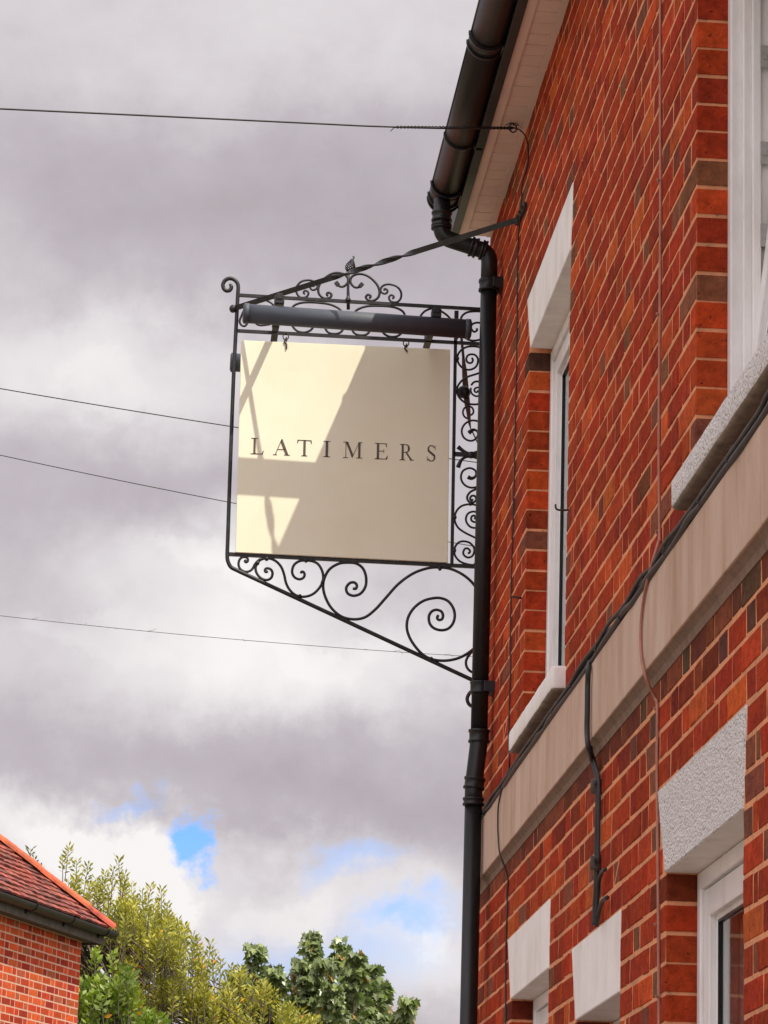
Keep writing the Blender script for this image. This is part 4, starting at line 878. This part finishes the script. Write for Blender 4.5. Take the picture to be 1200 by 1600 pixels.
# hip tiles
h0 = V((e_ - .03, yo + .03, RZ + .02)); hd_ = V((1, -1, tp)).normalized(); sidev = V((1, 1, 0)).normalized(); upv = sidev.cross(hd_); upv = upv if upv.z > 0 else -upv
for k in range(14):
    g = MB(); c0 = h0 + hd_ * (k * .33) + upv * .005 * (k % 2); vs = []; fs = []; n_ = 8
    for (s_, rr) in ((0, .094), (.36, .082)):
        for q in range(n_ + 1):
            a_ = math.radians(-10 + 200 * q / n_); vs.append(c0 + hd_ * s_ + sidev * rr * math.cos(a_) + upv * rr * .75 * math.sin(a_))
    for (s_, rr) in ((0, .082), (.36, .070)):
        for q in range(n_ + 1):
            a_ = math.radians(-10 + 200 * q / n_); vs.append(c0 + hd_ * s_ + sidev * rr * math.cos(a_) + upv * rr * .75 * math.sin(a_))
    m_ = n_ + 1
    for q in range(n_):
        fs += [(q, q + 1, m_ + q + 1, m_ + q), (2 * m_ + q, 3 * m_ + q, 3 * m_ + q + 1, 2 * m_ + q + 1), (q, 2 * m_ + q, 2 * m_ + q + 1, q + 1)]
    g.cur = pick_tint([(1, (1, 1, 1)), (1, (.85, .8, .8)), (1, (1.1, 1.15, 1))]); g.add(vs, fs); g.build('hip_tile', 'hip', rf)

# ================================================================== TREES
def leaf_cloud(centres, dirs, length, width, tints, lobes=0, droop=0.0):
    """numpy leaf mesh: one pointed leaf (2 tris folded) per centre; lobes>0: palmate leaf"""
    n = len(centres); up_ = rng.normal(size=(n, 3)); d = dirs / np.linalg.norm(dirs, axis=1)[:, None]
    s_ = np.cross(d, up_); s_ /= np.linalg.norm(s_, axis=1)[:, None]; nrm = np.cross(s_, d)
    L_ = length * rng.uniform(.7, 1.25, (n, 1)); W_ = width * rng.uniform(.75, 1.2, (n, 1))
    if not lobes:
        pts = [centres, centres + d * L_ * .5 + s_ * W_ * .5 + nrm * W_ * .12, centres + d * L_, centres + d * L_ * .5 - s_ * W_ * .5 + nrm * W_ * .12]
        F_ = [(0, 1, 2), (0, 2, 3)]
    else:
        tmpl = [(0, 0), (.22, .10), (.50, .02), (.36, .30), (.62, .52), (.30, .55), (.22, .72), (0, 1.0), (-.22, .72), (-.30, .55), (-.62, .52), (-.36, .30), (-.50, .02), (-.22, .10)]
        pts = [centres + d * L_ * y + s_ * W_ * x * 1.6 + nrm * W_ * (.28 * abs(x) - .25 * y * y) for x, y in tmpl] + [centres + d * L_ * .4]
        F_ = [(14, i_, (i_ + 1) % 14) for i_ in range(14)]
    k = len(pts); V_ = np.stack(pts, 1).reshape(-1, 3); F = (np.array(F_)[None] + (np.arange(n) * k)[:, None, None]).reshape(-1, 3)
    return V_, F, np.repeat(tints, k, 0)
def np_mesh(name, V_, F, T, m_, parent, kind=None):
    me = bpy.data.meshes.new(name); me.vertices.add(len(V_)); me.vertices.foreach_set('co', V_.astype('f').ravel())
    me.loops.add(F.size); me.loops.foreach_set('vertex_index', F.astype('i').ravel()); me.polygons.add(len(F))
    me.polygons.foreach_set('loop_start', np.arange(0, F.size, 3, dtype='i')); me.polygons.foreach_set('loop_total', np.full(len(F), 3, 'i'))
    me.update(calc_edges=True); ca = me.color_attributes.new('tint', 'FLOAT_COLOR', 'POINT')
    ca.data.foreach_set('color', np.hstack([T, np.ones((len(T), 1))]).astype('f').ravel()); me.materials.append(MT[m_])
    return link(bpy.data.objects.new(name, me), parent, kind=kind)
def arr(v_): return np.array(v_, float)
def shoot_tree(name, label, tips, fill, Y, base, leaf, wd, m_, tint_a, tint_b, per=46, depth=1.6, odd=(.9, .45, .2), oddp=.006, trunk=.16):
    """tips: px of the shoots that stand up against the sky; fill: (x0,x1,ytop function) dense mass beneath"""
    t_ = thing(name, tuple(base), label, 'tree'); sh = []
    for (x, y, ln_) in tips:
        p_ = ay(x, y, Y + random.uniform(-depth, depth) * .5); sh.append((p_, ln_, random.uniform(-.12, .12)))
    clumps = []
    for _ in range(max(5, fill[3] // 34)):
        x = random.uniform(fill[0], fill[1]); clumps.append((x, fill[2](x) + 22 + 330 * random.random() ** 1.25, random.uniform(8, 18), random.uniform(-1, 1)))
    for _ in range(fill[3]):
        cl_ = random.choice(clumps); x = random.gauss(cl_[0], cl_[2]); y = random.gauss(cl_[1], cl_[2] * .8)
        p_ = ay(x, y, Y + cl_[3] * depth + random.uniform(-.3, .3)); sh.append((p_, random.uniform(.16, .4), random.uniform(-.25, .25)))
    C_, D_, T_ = [], [], []; tg = MB()
    root = V(base)
    mains = []
    for k in range(9):
        a_ = sh[(k * 37) % len(sh)][0]; top_ = V((a_.x, a_.y, a_.z - .5)); mid = root.lerp(top_, .5) + V((random.uniform(-.4, .4), random.uniform(-.4, .4), .4)); mains.append((mid, top_))
        tg.tube(smooth_path([root + V((0, 0, 1.2)), mid, top_], 5), lambda q: trunk * .38 * (1 - q * .85) + .008, 7)
    for (p_, ln_, tl_) in sh:
        bx = V((tl_, random.uniform(-.2, .2), 1)).normalized(); b0 = p_ - bx * ln_; tg.tube([b0 - bx * .15, b0.lerp(p_, .5), p_], [.006, .004, .002], 4, caps=False)
        mt = mains[random.randrange(9)][1]
        if random.random() < .10: tg.tube([mt, (mt + b0) / 2 + V((0, 0, -.1)), b0], [.014, .009, .005], 5, caps=False)
        n_ = int(per * ln_ / .5); shoot_tone = random.uniform(0, 1)  # random leaf tone for each shoot
        for k in range(n_):
            f = (k + .5) / n_; c_ = b0.lerp(p_, f ** .8) ; an = k * 2.399; rad = .012
            dv = V((math.cos(an), math.sin(an), .55 + .5 * f + random.uniform(-.3, .3))); C_.append(c_ + V((math.cos(an), math.sin(an), 0)) * rad); D_.append(dv)
            q = random.random(); tn = arr(tint_a) * (1 - shoot_tone) + arr(tint_b) * shoot_tone; tn = tn * random.uniform(.75, 1.25)
            if random.random() < oddp: tn = arr((2.6, .9, .6))
            T_.append(tn)
    V_, F, T = leaf_cloud(arr(C_), arr(D_), leaf, wd, arr(T_)); np_mesh('crown', V_, F, T, m_, t_, 'stuff')
    tr = MB(); tr.tube([root, root + V((.05, 0, .8)), root + V((0, .05, 1.6))], [trunk * 1.15, trunk, trunk * .8], 12); tr.build('trunk', 'bark', t_); tg.build('branches', 'bark', t_)
    return t_
def env(pts):
    def f(x):
        for (a, ya), (b_, yb) in zip(pts[:-1], pts[1:]):
            if a <= x <= b_: return ya + (yb - ya) * (x - a) / (b_ - a)
        return pts[-1][1] if x > pts[-1][0] else pts[0][1]
    return f
tips = [(108, 1322, .28), (98, 1340, .2), (120, 1345, .2), (138, 1350, .28), (150, 1372, .25), (185, 1340, .36), (178, 1356, .3), (196, 1362, .3), (205, 1380, .3), (222, 1390, .3), (236, 1383, .38), (252, 1388, .34), (262, 1410, .3), (268, 1428, .3), (288, 1447, .35), (302, 1458, .3), (330, 1472, .3), (318, 1484, .25), (345, 1500, .25), (360, 1515, .25), (378, 1512, .25), (395, 1525, .2), (410, 1532, .25), (430, 1548, .2), (448, 1556, .2), (165, 1362, .3), (212, 1400, .4), (170, 1395, .4)]
e1 = env([(95, 1392), (110, 1370), (135, 1400), (150, 1378), (166, 1398), (185, 1368), (205, 1402), (222, 1428), (240, 1398), (255, 1412), (272, 1465), (290, 1455), (306, 1478), (320, 1508), (334, 1484), (350, 1524), (376, 1524), (400, 1548), (425, 1545), (440, 1568), (520, 1580), (640, 1600)])
for q in range(110):
    x = random.uniform(105, 460); tips.append((x, e1(x) + random.uniform(-16, 34), random.uniform(.14, .42)))
B1 = ay(230, 1500, 37.0); shoot_tree('broadleaf_tree', 'yellow-green small-leaved tree rising right of the tiled roof', tips, (95, 520, e1, 2900), 37.0, (B1.x, 37, -.12), .080, .030, 'leafy', (.75, .8, .8), (1.35, 1.25, 1.1), per=44)
tips2 = [(48, 1326, .22), (55, 1340, .2), (62, 1352, .2), (42, 1345, .15)]
e2 = env([(20, 1420), (60, 1385), (90, 1400)])
B2 = ay(50, 1500, 40.0); shoot_tree('broadleaf_tree', 'dark leafy tree with one shoot showing above the tiled roof', tips2, (10, 85, e2, 60), 40.0, (B2.x, 40, -.12), .085, .030, 'leafs', (.8, .8, .8), (1.1, 1.1, 1.1), per=34)
e3 = env([(125, 1490), (160, 1480), (200, 1510), (235, 1560), (260, 1600)])
B3 = ay(170, 1540, 34.0); shoot_tree('broadleaf_tree', 'bright green bushy tree close behind the corner of the tiled house', [(150, 1485, .25), (175, 1490, .25), (198, 1510, .2)], (128, 250, e3, 480), 34.5, (B3.x, 34.5, -.12), .095, .055, 'leafg', (.6, .7, .7), (1.35, 1.25, 1.0), per=34, depth=.9)
# sycamore with large drooping palmate leaves: bunches at the tips of ascending branches
sy_ = thing('sycamore_tree', (-.9, 38, 0), 'dark green sycamore with large lobed leaves between the trees and the downpipe', 'tree')
spines = [((398, 1480), (405, 1620), 30), ((372, 1525), (390, 1620), 22), ((430, 1510), (425, 1620), 20), ((487, 1458), (482, 1620), 34), ((470, 1500), (470, 1620), 30), ((505, 1500), (500, 1620), 30), ((533, 1472), (540, 1620), 26),
          ((555, 1490), (550, 1620), 34), ((580, 1512), (560, 1620), 38), ((598, 1535), (575, 1620), 30), ((640, 1562), (620, 1625), 14), ((600, 1590), (590, 1640), 18), ((450, 1560), (450, 1640), 30), ((520, 1540), (520, 1640), 40)]
C_, D_, T_ = [], [], []; tg = MB(); tg.tube([(-.75, 38, -.12), (-.8, 38, 1.5), (-.7, 38, 3.2)], [.2, .17, .13], 12); tg.build('trunk', 'bark', sy_); tg = MB()
for (a, b_, sp_) in spines:
    dY = random.uniform(-.9, .9); A_ = ay(*a, 38 + dY); B_ = ay(*b_, 38 + dY * .5); tg.tube(smooth_path([V((-.7, 38, 3.0)), B_ + V((0, 0, -.6)), B_, A_], 4), lambda t_: .045 * (1 - t_) + .004, 6)
    n_ = int(12 + sp_ * 1.05)
    for k in range(n_):
        f = (k / n_) ** 1.15; c_ = A_.lerp(B_, f); wid = sp_ * 38 / FPX * (.2 + .5 * min(1, f * 1.8)); an = random.uniform(0, 6.283); r2 = wid * random.uniform(.3, 1)
        cl = c_ + V((math.cos(an) * r2, math.sin(an) * r2 * 1.2, random.uniform(-.03, .05)))
        tg.tube([c_, cl], [.004, .002], 4, caps=False)
        for q in range(random.randint(6, 9)):
            a2 = q * 2.4 + random.random(); dv = V((math.cos(a2) + math.cos(an) * .4, math.sin(a2) + math.sin(an) * .4, random.uniform(-1.7, -.5))); C_.append(cl + V((math.cos(a2), math.sin(a2), 0)) * .035); D_.append(dv)
            tn = arr((1, 1, 1)) * random.uniform(.7, 1.4)
            if random.random() < .035: tn = arr((2.6, 1.1, .8))
            elif random.random() < .12: tn = arr((1.7, 1.6, 1.2))
            T_.append(tn)
tg.build('branches', 'bark', sy_)
C_, D_, T_ = arr(C_), arr(D_), arr(T_); order = np.argsort(C_[:, 1] - C_[:, 2] * .8); C_, D_, T_ = C_[order], D_[order], T_[order]
V_, F, T = leaf_cloud(C_[300:], D_[300:], .115, .064, T_[300:], lobes=1); cw = np_mesh('crown', V_, F, T, 'leafs', sy_, 'stuff')
lm = leaf_cloud(arr([(0, 0, 0)] * 6), arr([(0, 1, 0)] * 6), .115, .064, np.ones((6, 3)), lobes=1)
lms = []
for k in range(6):
    vv = lm[0][k * 15:(k + 1) * 15]; me_o = np_mesh('leaf', vv, lm[1][:14], np.ones((15, 3)), 'leafs', None); lms.append(me_o.data); bpy.data.objects.remove(me_o)
lp = bpy.data.objects.new('front_leaves', None); link(lp, sy_)
for k in range(min(300, len(C_))):
    o = bpy.data.objects.new('leaf', lms[k % 6]); link(o, lp); o.location = C_[k]; o.rotation_euler = V(D_[k]).to_track_quat('Y', 'Z').to_euler(); o.color = (*T_[k], 1)
sc.render.film_transparent = False
sc.cycles.max_bounces = 8; sc.cycles.diffuse_bounces = 5
for o_ in list(bpy.data.objects):
    if 'base' in o_: del o_['base']
